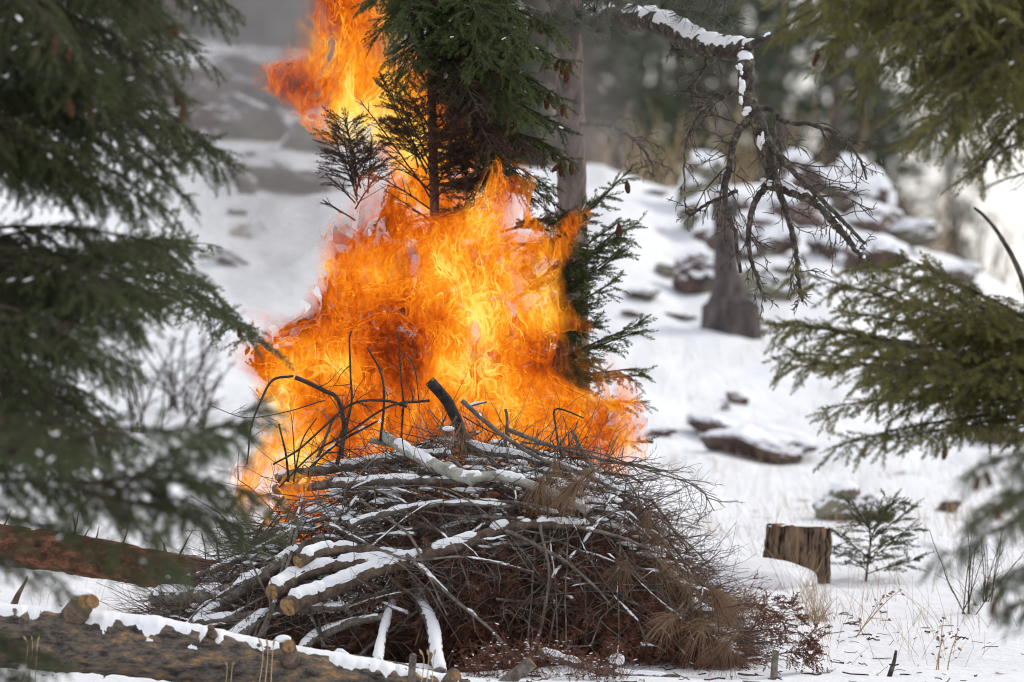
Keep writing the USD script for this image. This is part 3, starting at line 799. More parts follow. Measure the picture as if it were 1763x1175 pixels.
# bare dark litter under the pile, where no snow lies
u_, a_ = np.meshgrid(np.linspace(0, 1, 14), np.linspace(0, 2 * np.pi, 64, endpoint=False), indexing="ij")
rr_ = u_ * (0.92 + 0.25 * fbm(np.stack([np.cos(a_) * 3, np.sin(a_) * 3, a_ * 0], -1), 3, 6))
lx, ly = -0.32 + rr_ * 1.42 * np.cos(a_), DP + .35 + rr_ * 1.95 * np.sin(a_)
lv = np.stack([lx, ly, terrain(lx, ly) + .012 + .02 * (1 - u_ ** 6) * fbm(np.stack([lx, ly, lx * 0], -1) / .06, 2, 3)], -1).reshape(-1, 3)
i, j = np.meshgrid(np.arange(13), np.arange(64), indexing="ij")
lf = np.stack([i * 64 + j, (i + 1) * 64 + j, (i + 1) * 64 + (j + 1) % 64, i * 64 + (j + 1) % 64], -1).reshape(-1, 4)
t = Thing("needle_litter", "dark bare litter on the ground under the brush pile", "litter", (0, DP, ZG), kind="stuff")
t.part("litter", (lv, np.vstack([lf[:, [0, 1, 2]], lf[:, [0, 2, 3]]])), "litter", kind="stuff")


# pine tufts: drooping bundles of long tan needles
def pine_tuft(px, py, d, size, label, seed, spread=None, aim=None, snow=False, mat="needle_tan", n=90):
    rng = np.random.default_rng(seed)
    spread = spread or rng.uniform(.45, .95)
    aim = aim or (rng.normal() * .5, -0.3, -rng.uniform(.4, 1.0))
    size, n = size * rng.uniform(.75, 1.1), int(n * rng.uniform(.5, 1.0))
    px = px - max(0, px - 1050) * .16
    c = P(px, py, d)
    aim = unit(aim)
    dirs = unit(aim + rng.normal(size=(n, 3)) * spread)
    L = size * rng.uniform(0.65, 1.05, n)
    s = np.linspace(0, 1, 5)[None, :, None]
    start = c + rng.normal(size=(n, 1, 3)) * 0.012
    start = start - unit(aim) * rng.uniform(0, .07, (n, 1, 1))
    pts = start + dirs[:, None] * L[:, None, None] * s + np.array([0, 0, -1.0]) * (L[:, None, None] * 0.4 * s**2)
    t = Thing("pine_tuft", label, "pine tuft", c)
    t.part("needles", tubes(pts, np.full((n, 5), 0.0011) * np.array([1, 1, 1, .9, .5]), 3), mat, smooth=False)
    t.part("shoot", tubes([np.linspace(c - aim * 0.10, c + aim * 0.02, 4)], [[.006, .006, .006, .004]], 5, True), "twig")
    if snow:
        t.part("snow", (np.array(blob.vertices) * np.array([.035, .03, .016]) + c + [0, -.01, .012], blob.faces), "snow")


for k, (px, py, dd, sz, lab, kw) in enumerate([
        (772, 742, 48.5, .17, "pale tan pine tuft with a snow cap at the pile top", dict(snow=True)),
        (800, 752, 48.6, .16, "brown pine tuft just right of the snow capped tuft", {}),
        (955, 806, 48.1, .16, "tan pine tuft upper left in the cluster right of the pile top", {}),
        (985, 842, 47.9, .20, "largest tan pine tuft hanging at the right of the pile", dict(n=180)),
        (930, 840, 48.0, .17, "tan pine tuft low left in the cluster right of the pile top", {}),
        (1010, 820, 48.1, .15, "tan pine tuft at the right of the cluster by the crest", {}),
        (1125, 900, 48.1, .20, "tan pine tuft on the right flank below the snowy crest", {}),
        (1160, 975, 47.9, .22, "tan pine tuft midway down the right flank", dict(n=160)),
        (1140, 935, 48.0, .2, "tan pine tuft between two others on the right flank", {}),
        (1270, 1030, 47.7, .24, "sunlit tan pine tuft at the right foot of the pile", dict(n=200)),
        (1180, 1060, 47.5, .22, "tan pine tuft low on the right flank above the foot", {}),
        (1235, 1085, 47.4, .22, "tan pine tuft beside the lowest right branches", {}),
        (1165, 1065, 47.3, .16, "pale pine tuft splayed sideways on the right face", dict(aim=(-1, -.3, -.2))),
        (1215, 1010, 47.8, .20, "tan pine tuft just above the right foot", {}),
        (1075, 985, 47.7, .17, "dull tan pine tuft in the dark right face", {}),
        (1290, 1110, 47.3, .2, "tan pine tuft touching the snow at the right foot", {})]):
    pine_tuft(px, py, dd, sz, lab, 500 + k, **kw)

# fine overhanging sprays on the right of the pile, with dark red buds
bud = [(needle_twig(340 + q, 0.035, 16, 0.009, 0.004, (40, 80), 1.0, 0.0, stem=0.0012), "needle_red") for q in range(2)]
for k, (pts, r, lab, tw) in enumerate([
        ([(900, 762), (1020, 778), (1120, 812), (1200, 838), (1230, 880)], .006, "long fine spray reaching right over the snow from the pile crest", 16),
        ([(1020, 800), (1100, 800), (1170, 822), (1215, 850)], .004, "short fine spray below the long one at the right crest", 12),
        ([(1120, 880), (1180, 930), (1230, 985), (1250, 1030)], .005, "bare spray bending over the right flank", 10),
        ([(1230, 1050), (1290, 1040), (1340, 1055), (1375, 1050)], .004, "uppermost red budded spray at the right foot", 16),
        ([(1240, 1110), (1310, 1085), (1370, 1090), (1410, 1105)], .004, "middle red budded spray at the right foot", 16),
        ([(1290, 1140), (1350, 1125), (1400, 1130), (1425, 1165)], .004, "lower red budded spray at the right foot", 14),
        ([(1270, 1160), (1330, 1165), (1390, 1172), (1430, 1178)], .006, "bottom dark branch at the right foot by the stake", 10)]):
    t = log(pts, r, r * .4, lab, 620 + k, "twig_red" if k > 2 else "twig", cut=False, cover=0, twigs=0, d=47.4 if k > 2 else 48.3, name="twig_spray", cat="twig", sides=5)
    rg = np.random.default_rng(640 + k)
    c = spline(on_pile(pts, d=47.4 if k > 2 else 48.3), 30)
    ls = side_twigs(rg, (c, np.full(30, r)), tw, (0.2, 0.45), (25, 60), levels=2, n=6, grav=-0.04, curl=.05, rmin=.0013)
    t.part("shoots", lines_mesh(ls, 3), "twig_red" if k > 2 else "twig", smooth=False)
    tip = np.array([l[0][-1] for l in ls] + [l[0][3] for l in ls])
    dr = np.array([l[0][-1] - l[0][-2] for l in ls] * 2)
    if k > 2:
        t.scatter("buds", bud, (tip, frames(dr, None, rg), rg.uniform(.7, 1.5, len(tip)), rg.integers(0, 2, len(tip))))

# snow dusted red twig bushes in front, at the foot of the pile
for k, (px, py, w, lab) in enumerate([(835, 1150, 90, "snow dusted red twig bush left at the foot of the pile"), (905, 1120, 90, "snow dusted red twig bush in the middle of the pile foot"),
                                      (960, 1165, 90, "low snow dusted red twig bush right of the middle at the pile foot"), (1030, 1150, 80, "red twig bush by the round capped stub")]):
    rg = np.random.default_rng(700 + k)
    c = P(px, py + 40, 46.9)
    ls = []
    for q in range(16):
        d = unit([rg.normal() * .8, rg.normal() * .4, 1.0 + rg.random() * .3])
        ln = (grow(rg, c + rg.normal(size=3) * [.06, .05, .0], d, rg.uniform(.18, .34), 7, .14), np.linspace(.003, .0014, 7))
        ls += [ln] + side_twigs(rg, ln, 7, (.25, .5), levels=1, n=6)
    t = Thing("red_twig_bush", lab, "bush", c)
    t.part("twigs", lines_mesh(ls, 3), "twig_red", smooth=False)
    pts = np.vstack([l[0][2:] for l in ls])
    pick = pts[rg.random(len(pts)) < .45]
    t.scatter("leaf_tufts", red, (pick, frames(rg.normal(size=pick.shape), None, rg), rg.uniform(.3, .55, len(pick)), rg.integers(0, 4, len(pick))))
    pick = pts[rg.random(len(pts)) < .12] + [0, 0, .004]
    t.scatter("snow_dust", blobs, (pick, frames(rg.normal(size=pick.shape) * [1, 1, .2]), np.stack([rg.uniform(.005, .014, len(pick)), rg.uniform(.004, .007, len(pick)), rg.uniform(.003, .007, len(pick))], 1), rg.integers(0, 4, len(pick))))
c = P(1062, 1136, 47.2)
t = Thing("snow_clump", "round ball of snow sitting on the upright stub at the pile foot", "snow clump", c)
t.part("snow", (np.array(blob.vertices) * np.array([.045, .04, .035]) * (0.85 + .3 * fbm(np.array(blob.vertices) * 1.5, 2, 3)[:, None]) + c, blob.faces), "snow")

# ------------------------------------------------------------------ fallen trunks
c = spline(np.array([P(-160, 1085, 45.9), P(60, 1102, 45.9), P(260, 1118, 45.95), P(430, 1150, 46.0), P(640, 1186, 46.1), P(800, 1215, 46.2)]), 110)
r = np.linspace(0.172, 0.135, 110)
t = Thing("fallen_trunk", "large fallen trunk with flaking bark and snow across the bottom left", "fallen trunk", c[55])
t.part("bark", tubes(c[None], r[None], 72, True, 0.26, 6, 0.55), "bark_log")
t.part("snow", snow_on(c, r * 0.97, 31, 1.5, 0.36, 0.014, 0.84, 1.9), "snow", kind="stuff")
for k, (p0, p1, r0, r1, m, lab) in enumerate([
        (P(128, 1062, 45.85), P(146, 1032, 45.72), .075, .06, "bark_brown", "thick sawn knot with two pale cut faces"),
        (P(500, 1138, 45.9), P(494, 1108, 45.75), .055, .042, "bark_brown", "sawn knot with one pale cut face"),
        (P(708, 1178, 46.0), P(711, 1128, 45.9), .022, .018, "bark_grey", "thin broken peg"),
        (P(368, 1095, 45.9), P(362, 1080, 45.8), .025, .016, "bark_brown", "small broken peg"),
        (P(770, 1180, 46), P(782, 1160, 45.85), .04, .035, "bark_brown", "low sawn knot at the right")]):
    s = spline([p0, p1], 6)
    kp = t.part("knot", tubes(s[None], np.linspace(r0, r1, 6)[None], 12, True, .3, k), m, label=lab)
    if k in (0, 1, 4):
        for q in ([0] if k else [0, 1]):
            n = unit([.35 if q == 0 else .75, -1, .25])
            t.part("cut_face", disc(s[-1] + np.array([(.002 + q * .045) if k == 0 else .012, -.035, -.012]), n, r1 * (.62 if k == 0 else .8), k + q), "cut", smooth=False, parent=kp)
    if k in (0, 1):
        t.part("snow", (np.array(blob.vertices) * np.array([r0 * .8, r0 * .7, .022]) + s[-1] + [-.02, .02, r1 * .55], blob.faces), "snow", parent=kp)
# splinter standing behind the trunk at far left
log([(18, 1052), (32, 1022), (48, 992)], .024, .004, "pointed splinter of wood standing behind the fallen trunk at far left", 801, "bark_brown", cut=False, d=46.15, name="wood_splinter", cat="splinter", cover=0, snow=False)
# second, reddish trunk behind
c = spline(np.array([P(-140, 928, 51.0), P(60, 945, 50.8), P(200, 968, 50.6), P(330, 990, 50.4), P(470, 1000, 50.2)]), 80)
r = np.linspace(0.13, 0.10, 80)
t = Thing("red_fallen_trunk", "second reddish fallen trunk lying in the snow behind the left boughs", "fallen trunk", c[40])
t.part("bark", tubes(c[None], r[None], 36, True, 0.3, 16, 0.4), "bark_red_log")
t.part("snow", snow_on(c, r * .97, 33, .25, .10, .016, .5, 1.5), "snow", kind="stuff")
lines = []
rg = np.random.default_rng(41)
for q in range(16):
    p = c[rg.integers(2, 78)] + [0, -.02, .10]
    lines.append((grow(rg, p, [rg.normal() * .4, -.2, 1], rg.uniform(.06, .22), 6, .1), np.linspace(.006, .002, 6)))
t.part("twig_stubs", lines_mesh(lines, 4), "twig_dark", kind="stuff")

# stump on the right
c0 = P(1372, 1010, 54)
c0[2] = P(0, 1000, 54)[2]
sv, sf = tubes(np.linspace(c0 + [-.0, 0, -.12], c0 + [-.01, 0, .345], 30)[None], (.2 * (1.0 + .22 * np.linspace(1, 0, 30) ** 4))[None], 72, False)
ang = np.arctan2(sv[:, 1] - c0[1], sv[:, 0] - c0[0])
ridge = fbm(np.stack([ang * 5, ang * 0, sv[:, 2] * 1.5], 1), 3, 5)
rr = 1 + 0.40 * (np.abs(ridge - 0.5) * 2) - 0.10 + 0.10 * (fbm(sv / .05, 3, 4) - .5)
sv[:, :2] = c0[:2] + (sv[:, :2] - c0[:2]) * rr[:, None]
up_ = smoothstep(sv[:, 2], c0[2] + .15, c0[2] + .345)
sv[:, 2] += (sv[:, 0] - c0[0]) * -0.10 + up_ * .03 * (fbm(np.stack([ang * 4, ang * 0, ang * 0], 1), 3, 7) - .5)
sv[:, 0] += (sv[:, 2] - c0[2]) * .06
t = Thing("stump", "old cut stump with furrowed dark and orange bark standing in the snow", "stump", c0)
t.part("bark", (sv, sf), "bark_stump")
top = sv.reshape(30, 72, 3)[-1]
tv = np.vstack([top, top.mean(0)[None] + [0, 0, .004]])
tf = np.stack([np.arange(72), (np.arange(72) + 1) % 72, np.full(72, 72)], 1)
t.part("cut_top", (tv, tf), "cut", smooth=False)
t.part("snow", (np.array(blob.vertices) * np.array([.185, .185, .016]) + c0 + [0, 0.01, .345], blob.faces), "snow")
# snow bank against the stump's left side
v = np.array(trimesh.creation.icosphere(4).vertices)
v = v * (0.9 + 0.25 * fbm(v * 2, 2, 3)[:, None]) * np.array([.42, .30, .22]) + c0 + np.array([-.30, -.33, -.06])
t = Thing("snow_bank", "low snow drift against the left foot of the stump", "snow drift", c0 + [-.3, -.3, 0])
t.part("snow", (v, trimesh.creation.icosphere(4).faces), "snow")


# ------------------------------------------------------------------ dry grass
def blades(name, label, clumps, seed, mat="grass"):
    """clumps: (px, d, n, height, spread, lean)"""
    rg = np.random.default_rng(seed)
    pts, rad = [], []
    for px, d, n, h, sp, lean in clumps:
        x0 = (px - 881.5) * K * d
        xy = np.array([x0, d]) + rg.normal(size=(n, 2)) * np.array([sp, sp * 1.5])
        for p in np.stack([xy[:, 0], xy[:, 1], terrain(xy[:, 0], xy[:, 1]) - .01], 1):
            L = h * rg.uniform(.4, 1.1)
            dd = unit([lean + rg.normal() * .28, rg.normal() * .25, 1])
            s = np.linspace(0, 1, 5)[:, None]
            pts.append(p + dd * L * s + np.array([lean + rg.normal() * .3, 0, -.35]) * L * .5 * s**2)
            rad.append(np.linspace(.0016, .0006, 5))
    t = Thing(name, label, "grass", (0, 50, 0), kind="stuff")
    t.part("blades", tubes(pts, rad, 3), mat, smooth=False, kind="stuff")


rg = np.random.default_rng(61)
cl = [(rg.uniform(1150, 1800), rg.uniform(48, 62), rg.integers(2, 9), rg.uniform(.12, .4), .10, -.1) for _ in range(130)]
cl += [(rg.uniform(-20, 480), rg.uniform(48, 58), rg.integers(2, 7), rg.uniform(.1, .3), .08, .0) for _ in range(40)]
cl += [(rg.uniform(1200, 1800), rg.uniform(62, 76), rg.integers(2, 6), rg.uniform(.2, .4), .14, -.1) for _ in range(50)]
cl += [(rg.uniform(1080, 1800), rg.uniform(56, 72), rg.integers(4, 14), rg.uniform(.12, .32), .16, -.1) for _ in range(120)]
cl += [(rg.uniform(250, 560), rg.uniform(66, 90), rg.integers(4, 12), rg.uniform(.1, .25), .2, .0) for _ in range(60)]
cl += [(1405, 52.4, 40, .26, .06, -.05), (1395, 52.6, 20, .2, .05, .1)]
blades("dry_grass", "sparse dry tan grass poking through the snow", cl, 62)
for k, (px, d, n, h, sp, lean, lab) in enumerate([
        (1265, 51.8, 110, .24, .05, .25, "dense tan grass tuft right beside the brush pile"),
        (1405, 51.0, 90, .22, .05, -.05, "tan grass tuft in the snow below the stump"),
        (1365, 53.55, 14, .42, .05, -.1, "tall dry grass stalks in front of the stump"),
        (1390, 53.5, 8, .36, .03, .15, "few dry stalks before the right part of the stump")]):
    rgk = np.random.default_rng(900 + k)
    x0 = (px - 881.5) * K * d
    pts, rad = [], []
    for _ in range(n):
        x, y = x0 + rgk.normal() * sp, d + rgk.normal() * sp
        p = np.array([x, y, float(terrain(x, y)) - .01])
        L = h * rgk.uniform(.5, 1.1)
        s = np.linspace(0, 1, 6)[:, None]
        pts.append(p + unit([lean + rgk.normal() * .35, rgk.normal() * .3, 1]) * L * s + np.array([lean + rgk.normal() * .35, 0, -.4]) * L * .5 * s**2)
        rad.append(np.linspace(.0022, .0008, 6))
    t = Thing("grass_tuft", lab, "grass tuft", (x0, d, terrain(x0, d)))
    t.part("blades", tubes(pts, rad, 3), "grass", smooth=False, kind="stuff")
# grass heads before the fallen trunk
for k, (px, py, h) in enumerate([(465, 1100, 70), (742, 1118, 60), (60, 1095, 50), (395, 1140, 40)]):
    rgk = np.random.default_rng(930 + k)
    pts = [spline([P(px - 12 * q, py + h + 40, 45.6), P(px + 4 - 8 * q, py + h * .4, 45.6), P(px + 8 - 14 * q, py, 45.6)], 8) for q in range(3 if k != 3 else 2)]
    t = Thing("grass_stalk", ["dry grass stalks before the middle of the fallen trunk", "dry grass stalks before the right end of the fallen trunk", "dry grass stalks at the far left of the fallen trunk", "thin dry grass stalks in the shade of the fallen trunk"][k], "grass stalk", pts[0][0])
    for ps_ in pts:
        t.part("stem", tubes([ps_], [np.linspace(.003, .002, 8)], 4), "grass")
    hp = [(p[-3] + (p[-1] - p[-3]) * np.linspace(0, 1, 6)[:, None], np.array([.002, .006, .007, .006, .005, .001])) for p in pts]
    for hp_ in hp:
        t.part("seed_head", lines_mesh([hp_], 5), "grass")
# litter of twigs and bark on the snow round the pile
rgk = np.random.default_rng(55)
n = 520
a_ = rgk.uniform(0, 2 * np.pi, n)
q_ = 1.0 + np.abs(rgk.normal(size=n)) * .55
dx_, dy_ = -.3 + 1.75 * q_ * np.cos(a_), DP + 2.0 * q_ * np.sin(a_)
pts, rad = [], []
for x, y, z in np.stack([dx_, dy_, terrain(dx_, dy_) + .006], 1):
    th, L = rgk.uniform(0, np.pi), rgk.uniform(.02, .16)
    d_ = np.array([math.cos(th), math.sin(th), rgk.normal() * .12])
    pts.append(np.array([x, y, z]) + d_ * L * np.linspace(0, 1, 4)[:, None] + rgk.normal(size=(4, 3)) * .004)
    rad.append(np.full(4, rgk.uniform(.0015, .005)))
t = Thing("twig_litter", "scattered twigs and bark bits lying on the snow round the pile", "twigs", (0, DP, ZG), kind="stuff")
t.part("twigs", tubes(pts, rad, 4), "twig_dark", smooth=False, kind="stuff")
# weed stalks and shrubs
for k, (px, d, h, n, lab) in enumerate([(1475, 49.8, .42, 2, "leaning dead weed stalk with dry flower heads below the young fir"), (1620, 48.0, .3, 3, "dry weed with brown seed heads at bottom right"),
                                        (1665, 51.5, .55, 7, "bare thin shrub in the snow at lower right"), (1700, 52.5, .5, 6, "second bare thin shrub behind the first at lower right")]):
    rgk = np.random.default_rng(960 + k)
    x0 = (px - 881.5) * K * d
    p = np.array([x0, d, float(terrain(x0, d)) - .02])
    ls = []
    for q in range(n):
        ln = (grow(rgk, p + rgk.normal(size=3) * [.02, .02, 0], [(.7 if k == 0 else rgk.normal() * .35), rgk.normal() * .2, 1], h * rgk.uniform(.7, 1.1), 9, .06), np.linspace(.004, .0018, 9))
        ls += [ln] + side_twigs(rgk, ln, 5, (.2, .4), (25, 50), n=6)
    t = Thing("dead_weed" if k < 2 else "bare_shrub", lab, "weed" if k < 2 else "shrub", p)
    t.part("stems", lines_mesh(ls, 4), "grass" if k < 2 else "twig_dark", kind="stuff")
    if k < 2:
        tips = np.array([l[0][-1] for l in ls])
        t.scatter("flower_heads", [(blobs[0][0], "needle_tan"), (blobs[1][0], "needle_tan")], (tips, frames(rgk.normal(size=tips.shape)), rgk.uniform(.008, .014, len(tips)), rgk.integers(0, 2, len(tips))))
# saplings behind at left
for k, (px, d, h, lab) in enumerate([(255, 67, 1.0, "bare grey shrub at the left of the snowy slope"), (300, 68, 1.1, "tallest bare grey shrub on the snowy left slope"), (330, 67.5, .8, "bare grey shrub nearest the flames on the left slope")]):
    rgk = np.random.default_rng(980 + k)
    x0 = (px - 881.5) * K * d
    p = np.array([x0, d, float(terrain(x0, d)) - .05])
    ls = []
    for q in range(7):
        ln = (grow(rgk, p + rgk.normal(size=3) * [.07, .05, 0], [rgk.normal() * .3, rgk.normal() * .2, 1], h * rgk.uniform(.6, 1.1), 9, .07), np.linspace(.010, .004, 9))
        ls += [ln] + side_twigs(rgk, ln, 9, (.2, .45), (25, 55), n=6, levels=2, rmin=.0025)
    t = Thing("bare_shrub", lab, "shrub", p)
    t.part("stems", lines_mesh(ls, 4), "twig_dark", kind="stuff")


# ------------------------------------------------------------------ conifers
def bough(rng, p0, p1, sag=0.15, width=0.45, nb=22, r0=0.012, droop=0.25, step=0.06, t0=0.12, roll=0.0, tlen=0.12, up=None):
    """One fir bough: axis, side branchlets in a drooping fan, shoots along all of them."""
    p0, p1 = np.asarray(p0, float), np.asarray(p1, float)
    L = np.linalg.norm(p1 - p0)
    s = np.linspace(0, 1, 14)[:, None]
    c = p0 + (p1 - p0) * s + np.array([0, 0, 1.0]) * (sag * L * 4 * s * (1 - s))
    c[1:] += np.cumsum(rng.normal(size=(13, 3)) * 0.012 * L / 1.5, axis=0) * 0.4
    r = np.linspace(r0, 0.003, 14)
    wood, pos, dirs = [(c, r)], [], []
    upv = np.array([0, 0, 1.0]) if up is None else unit(up)
    for q in range(nb):
        u = t0 + (1 - t0) * (q + rng.random() * 0.8) / nb
        u = min(u, 0.985)
        x = u * 13
        i = min(int(x), 12)
        p = c[i] + (x - i) * (c[i + 1] - c[i])
        t = unit(c[i + 1] - c[i])
        side = unit(cross(t, upv)) * (1 if q % 2 else -1)
        a = math.radians(rng.uniform(40, 68))
        l = width * (1.05 - u) ** 0.75 * rng.uniform(0.6, 1.15) + 0.05
        d = unit(t * math.cos(a) + side * math.sin(a) + upv * rng.normal(roll, 0.22))
        n = 6
        g = [p]
        dd = d.copy()
        for _ in range(n - 1):
            dd = unit(dd + np.array([0, 0, -droop * 0.35]) + rng.normal(size=3) * 0.06)
            g.append(g[-1] + dd * l / (n - 1))
        g = np.array(g)
        wood.append((g, np.linspace(min(.005, .006 * l + .0022), 0.0016, n)))
        ns = max(1, int(l / step))
        for w in range(ns):
            uu = (w + rng.random()) / ns
            xx = uu * (n - 1)
            ii = min(int(xx), n - 2)
            pp = g[ii] + (xx - ii) * (g[ii + 1] - g[ii])
            tt = unit(g[ii + 1] - g[ii])
            sd = unit(cross(tt, upv)) * (1 if w % 2 else -1)
            pos.append(pp)
            dirs.append(unit(tt * 0.8 + sd * rng.uniform(.2, .9) + np.array([0, 0, -droop * .6]) + rng.normal(size=3) * .15))
        pos.append(g[-2])
        dirs.append(g[-1] - g[-2])
    for q in range(int(L / step)):
        u = t0 + (1 - t0) * rng.random()
        i = min(int(u * 13), 12)
        pos.append(c[i] + (u * 13 - i) * (c[i + 1] - c[i]))
        dirs.append(unit(c[i + 1] - c[i]) + rng.normal(size=3) * .4)
    pos.append(c[-2])
    dirs.append(c[-1] - c[-2])
    return wood, np.array(pos), unit(np.array(dirs))


def cone_mesh(seed):
    """Open cone hanging down -z, 6 cm long: rows of overlapping scales on a spindle."""
    rng = np.random.default_rng(seed)
    vs, fs = [], []
    prof = lambda s: 0.0125 * np.sin(np.pi * (0.12 + 0.8 * s)) ** 0.8
    n = 46
    for q in range(n):
        s = q / n
        a = q * 2.39996 + rng.normal() * .05
        rr, z = prof(s), -0.004 - s * 0.056
        o, w = np.array([math.cos(a), math.sin(a), 0]), np.array([-math.sin(a), math.cos(a), 0])
        b = len(vs)
        h = 0.0065
        vs += [o * rr * .45 + [0, 0, z + .003], o * rr * .95 + w * h + [0, 0, z - .004], o * rr * 1.18 + [0, 0, z - .0085], o * rr * .95 - w * h + [0, 0, z - .004], o * rr * .5 + [0, 0, z - .007]]
        fs += [[b, b + 1, b + 2], [b, b + 2, b + 3], [b + 4, b + 2, b + 1], [b + 4, b + 3, b + 2]]
    z = np.linspace(0, -.062, 7)
    core = tubes(np.stack([z * 0, z * 0, z], 1)[None], (prof(np.linspace(0, 1, 7)) * .75)[None], 7, True)
    return join([(np.array(vs), np.array(fs)), core])


CONES = [cone_mesh(s) for s in range(3)]
TW = {}


def shoots(kind):
    if kind not in TW:
        kw = dict(dark=dict(nl=.024, w=.0032, n=84), olive=dict(nl=.022, w=.0034, n=84), green=dict(nl=.021, w=.0025, n=90, L=.10), scorched=dict(nl=.019, w=.0024, n=70, L=.09))[kind]
        TW[kind] = [(needle_twig(1000 + len(TW) * 10 + q, **kw), "needle_" + kind) for q in range(4)]
    return TW[kind]


def denser(B, seed, times=1, j=0.09):
    """More boughs beside those listed, a little off in every direction."""
    rg_ = np.random.default_rng(seed)
    out = list(B)
    for _ in range(times):
        for b in B:
            if b[2].get("foliage") == "none":
                continue
            a, e = b[0] + rg_.normal(size=3) * [j, j * 2.5, j * .8], b[1] + rg_.normal(size=3) * [j, j * 3.5, j * .8]
            out.append((a, a + (e - a) * rg_.uniform(.72, .98), b[2]))
    return out


def fir(name, label, base, trunk, boughs, kind, seed, cones=(), snow=0.0, wood_mat="twig_dark", trunk_mat="bark_grey", group=None, extra=None):
    rng = np.random.default_rng(seed)
    t = Thing(name, label, "tree", base, group)
    if trunk is not None:
        tp, tr = trunk
        c = spline(tp, 40)
        t.part("trunk", tubes(c[None], np.linspace(tr[0], tr[1], 40)[None], 20, True, .25, seed), trunk_mat)
    allpos, alldir = [], []
    bypos = {}
    for b in boughs:
        kw = dict(b[2]) if len(b) > 2 else {}
        fol = kw.pop("foliage", kind)
        w, p, d = bough(rng, b[0], b[1], **kw)
        t.part("branch", lines_mesh(w, 5), wood_mat)
        bypos.setdefault(fol, []).append((p, d))
        if fol != "scorched":
            allpos.append(p)
            alldir.append(d)
    for fol, lst in bypos.items():
        p, d = np.vstack([x[0] for x in lst]), np.vstack([x[1] for x in lst])
        if fol != "none":
            t.scatter("foliage" if fol == kind else fol + "_foliage", shoots(fol), (p, frames(d, None, rng), rng.uniform(.75, 1.25, len(p)), rng.integers(0, 4, len(p))))
    allpos, alldir = np.vstack(allpos), np.vstack(alldir)
    if snow:
        pick = rng.random(len(allpos)) < snow
        p = allpos[pick] + alldir[pick] * .05 + [0, 0, .012]
        d = alldir[pick] * [1, 1, .5]
        s = rng.uniform(.006, .015, len(p))
        t.scatter("snow_bits", blobs, (p, frames(d), np.stack([s * rng.uniform(1, 2.4, len(p)), s, s * .8], 1), rng.integers(0, 4, len(p))))
    for k, (cp, near) in enumerate(cones):
        cp = np.asarray(cp, float)
        if near:   # hang it on the nearest shoot
            cp = allpos[np.argmin(((allpos - cp) ** 2 @ [1, .15, 1]))]
        R = Rotation.from_euler("xyz", [rng.normal() * .25, rng.normal() * .25, rng.random() * 6]).as_matrix()
        v, f = CONES[k % 3]
        sc = rng.uniform(.95, 1.35)
        t.part("cone", (v @ R.T * sc + cp - [0, 0, .01], f), "cone", smooth=False)
    return t


# left tree
rgl = np.random.default_rng(21)
D = 39.5
B = []


def add(B, x0, y0, x1, y1, d0, d1, **kw):
    B.append((P(x0, y0, d0), P(x1, y1, d1), kw))


for (x0, y0, x1, y1) in [(-160, -190, 405, 20), (-160, -150, 300, 60), (-160, -90, 345, 110), (-150, -30, 345, 175), (-150, 10, 300, 235), (-150, 40, 385, 262),
                         (-150, 100, 300, 300), (-150, 140, 392, 290), (-150, 190, 250, 360), (-160, 230, 325, 340), (-160, -220, 200, 20), (-160, 0, 180, 130), (-160, 120, 170, 230),
                         (-160, -60, 120, 60), (-160, 200, 110, 330), (-160, -120, 230, 10), (-150, 60, 240, 190)]:
    add(B, x0, y0, x1, y1, D + rgl.uniform(-1, 1.5), D + rgl.uniform(-1.2, 2.2), sag=.10, width=.42, nb=24, droop=.5, r0=.013)
for (x0, y0, x1, y1) in [(-150, 420, 335, 440), (-150, 470, 300, 520), (-150, 500, 240, 560), (-150, 540, 230, 640), (-150, 580, 190, 700), (-150, 640, 190, 760), (-150, 520, 150, 620), (-150, 470, 180, 500),
                         (-150, 680, 130, 800), ]:
    add(B, x0, y0, x1, y1, D + rgl.uniform(-1, 1), D + rgl.uniform(-1.5, 1.5), sag=.08, width=.40, nb=24, droop=.5, r0=.013)
add(B, 60, 520, 392, 556, 40, 44.0, sag=.05, width=.32, nb=26, droop=.45)
add(B, 100, 480, 335, 430, 39, 43.0, sag=.02, width=.26, nb=20, droop=.3)
cones = [(P(*q), True) for q in [(415, 30, 39), (395, 25, 39), (330, 135, 39), (335, 150, 39), (300, 180, 39), (320, 190, 39), (120, 30, 38), (95, 185, 38), (175, 20, 38), (345, 20, 39), (440, 520, 43), (443, 540, 43), (435, 500, 43), (45, 90, 38), (150, 260, 38)]]
fir("fir_tree", "large dark snow flecked fir filling the left side of the view", P(-230, 1330, 38), ([P(-230, 1600, 38.2), P(-225, 600, 38), P(-215, -400, 38)], (.20, .13)), denser(B, 1, 2, .08), "dark", 22, cones, .04)
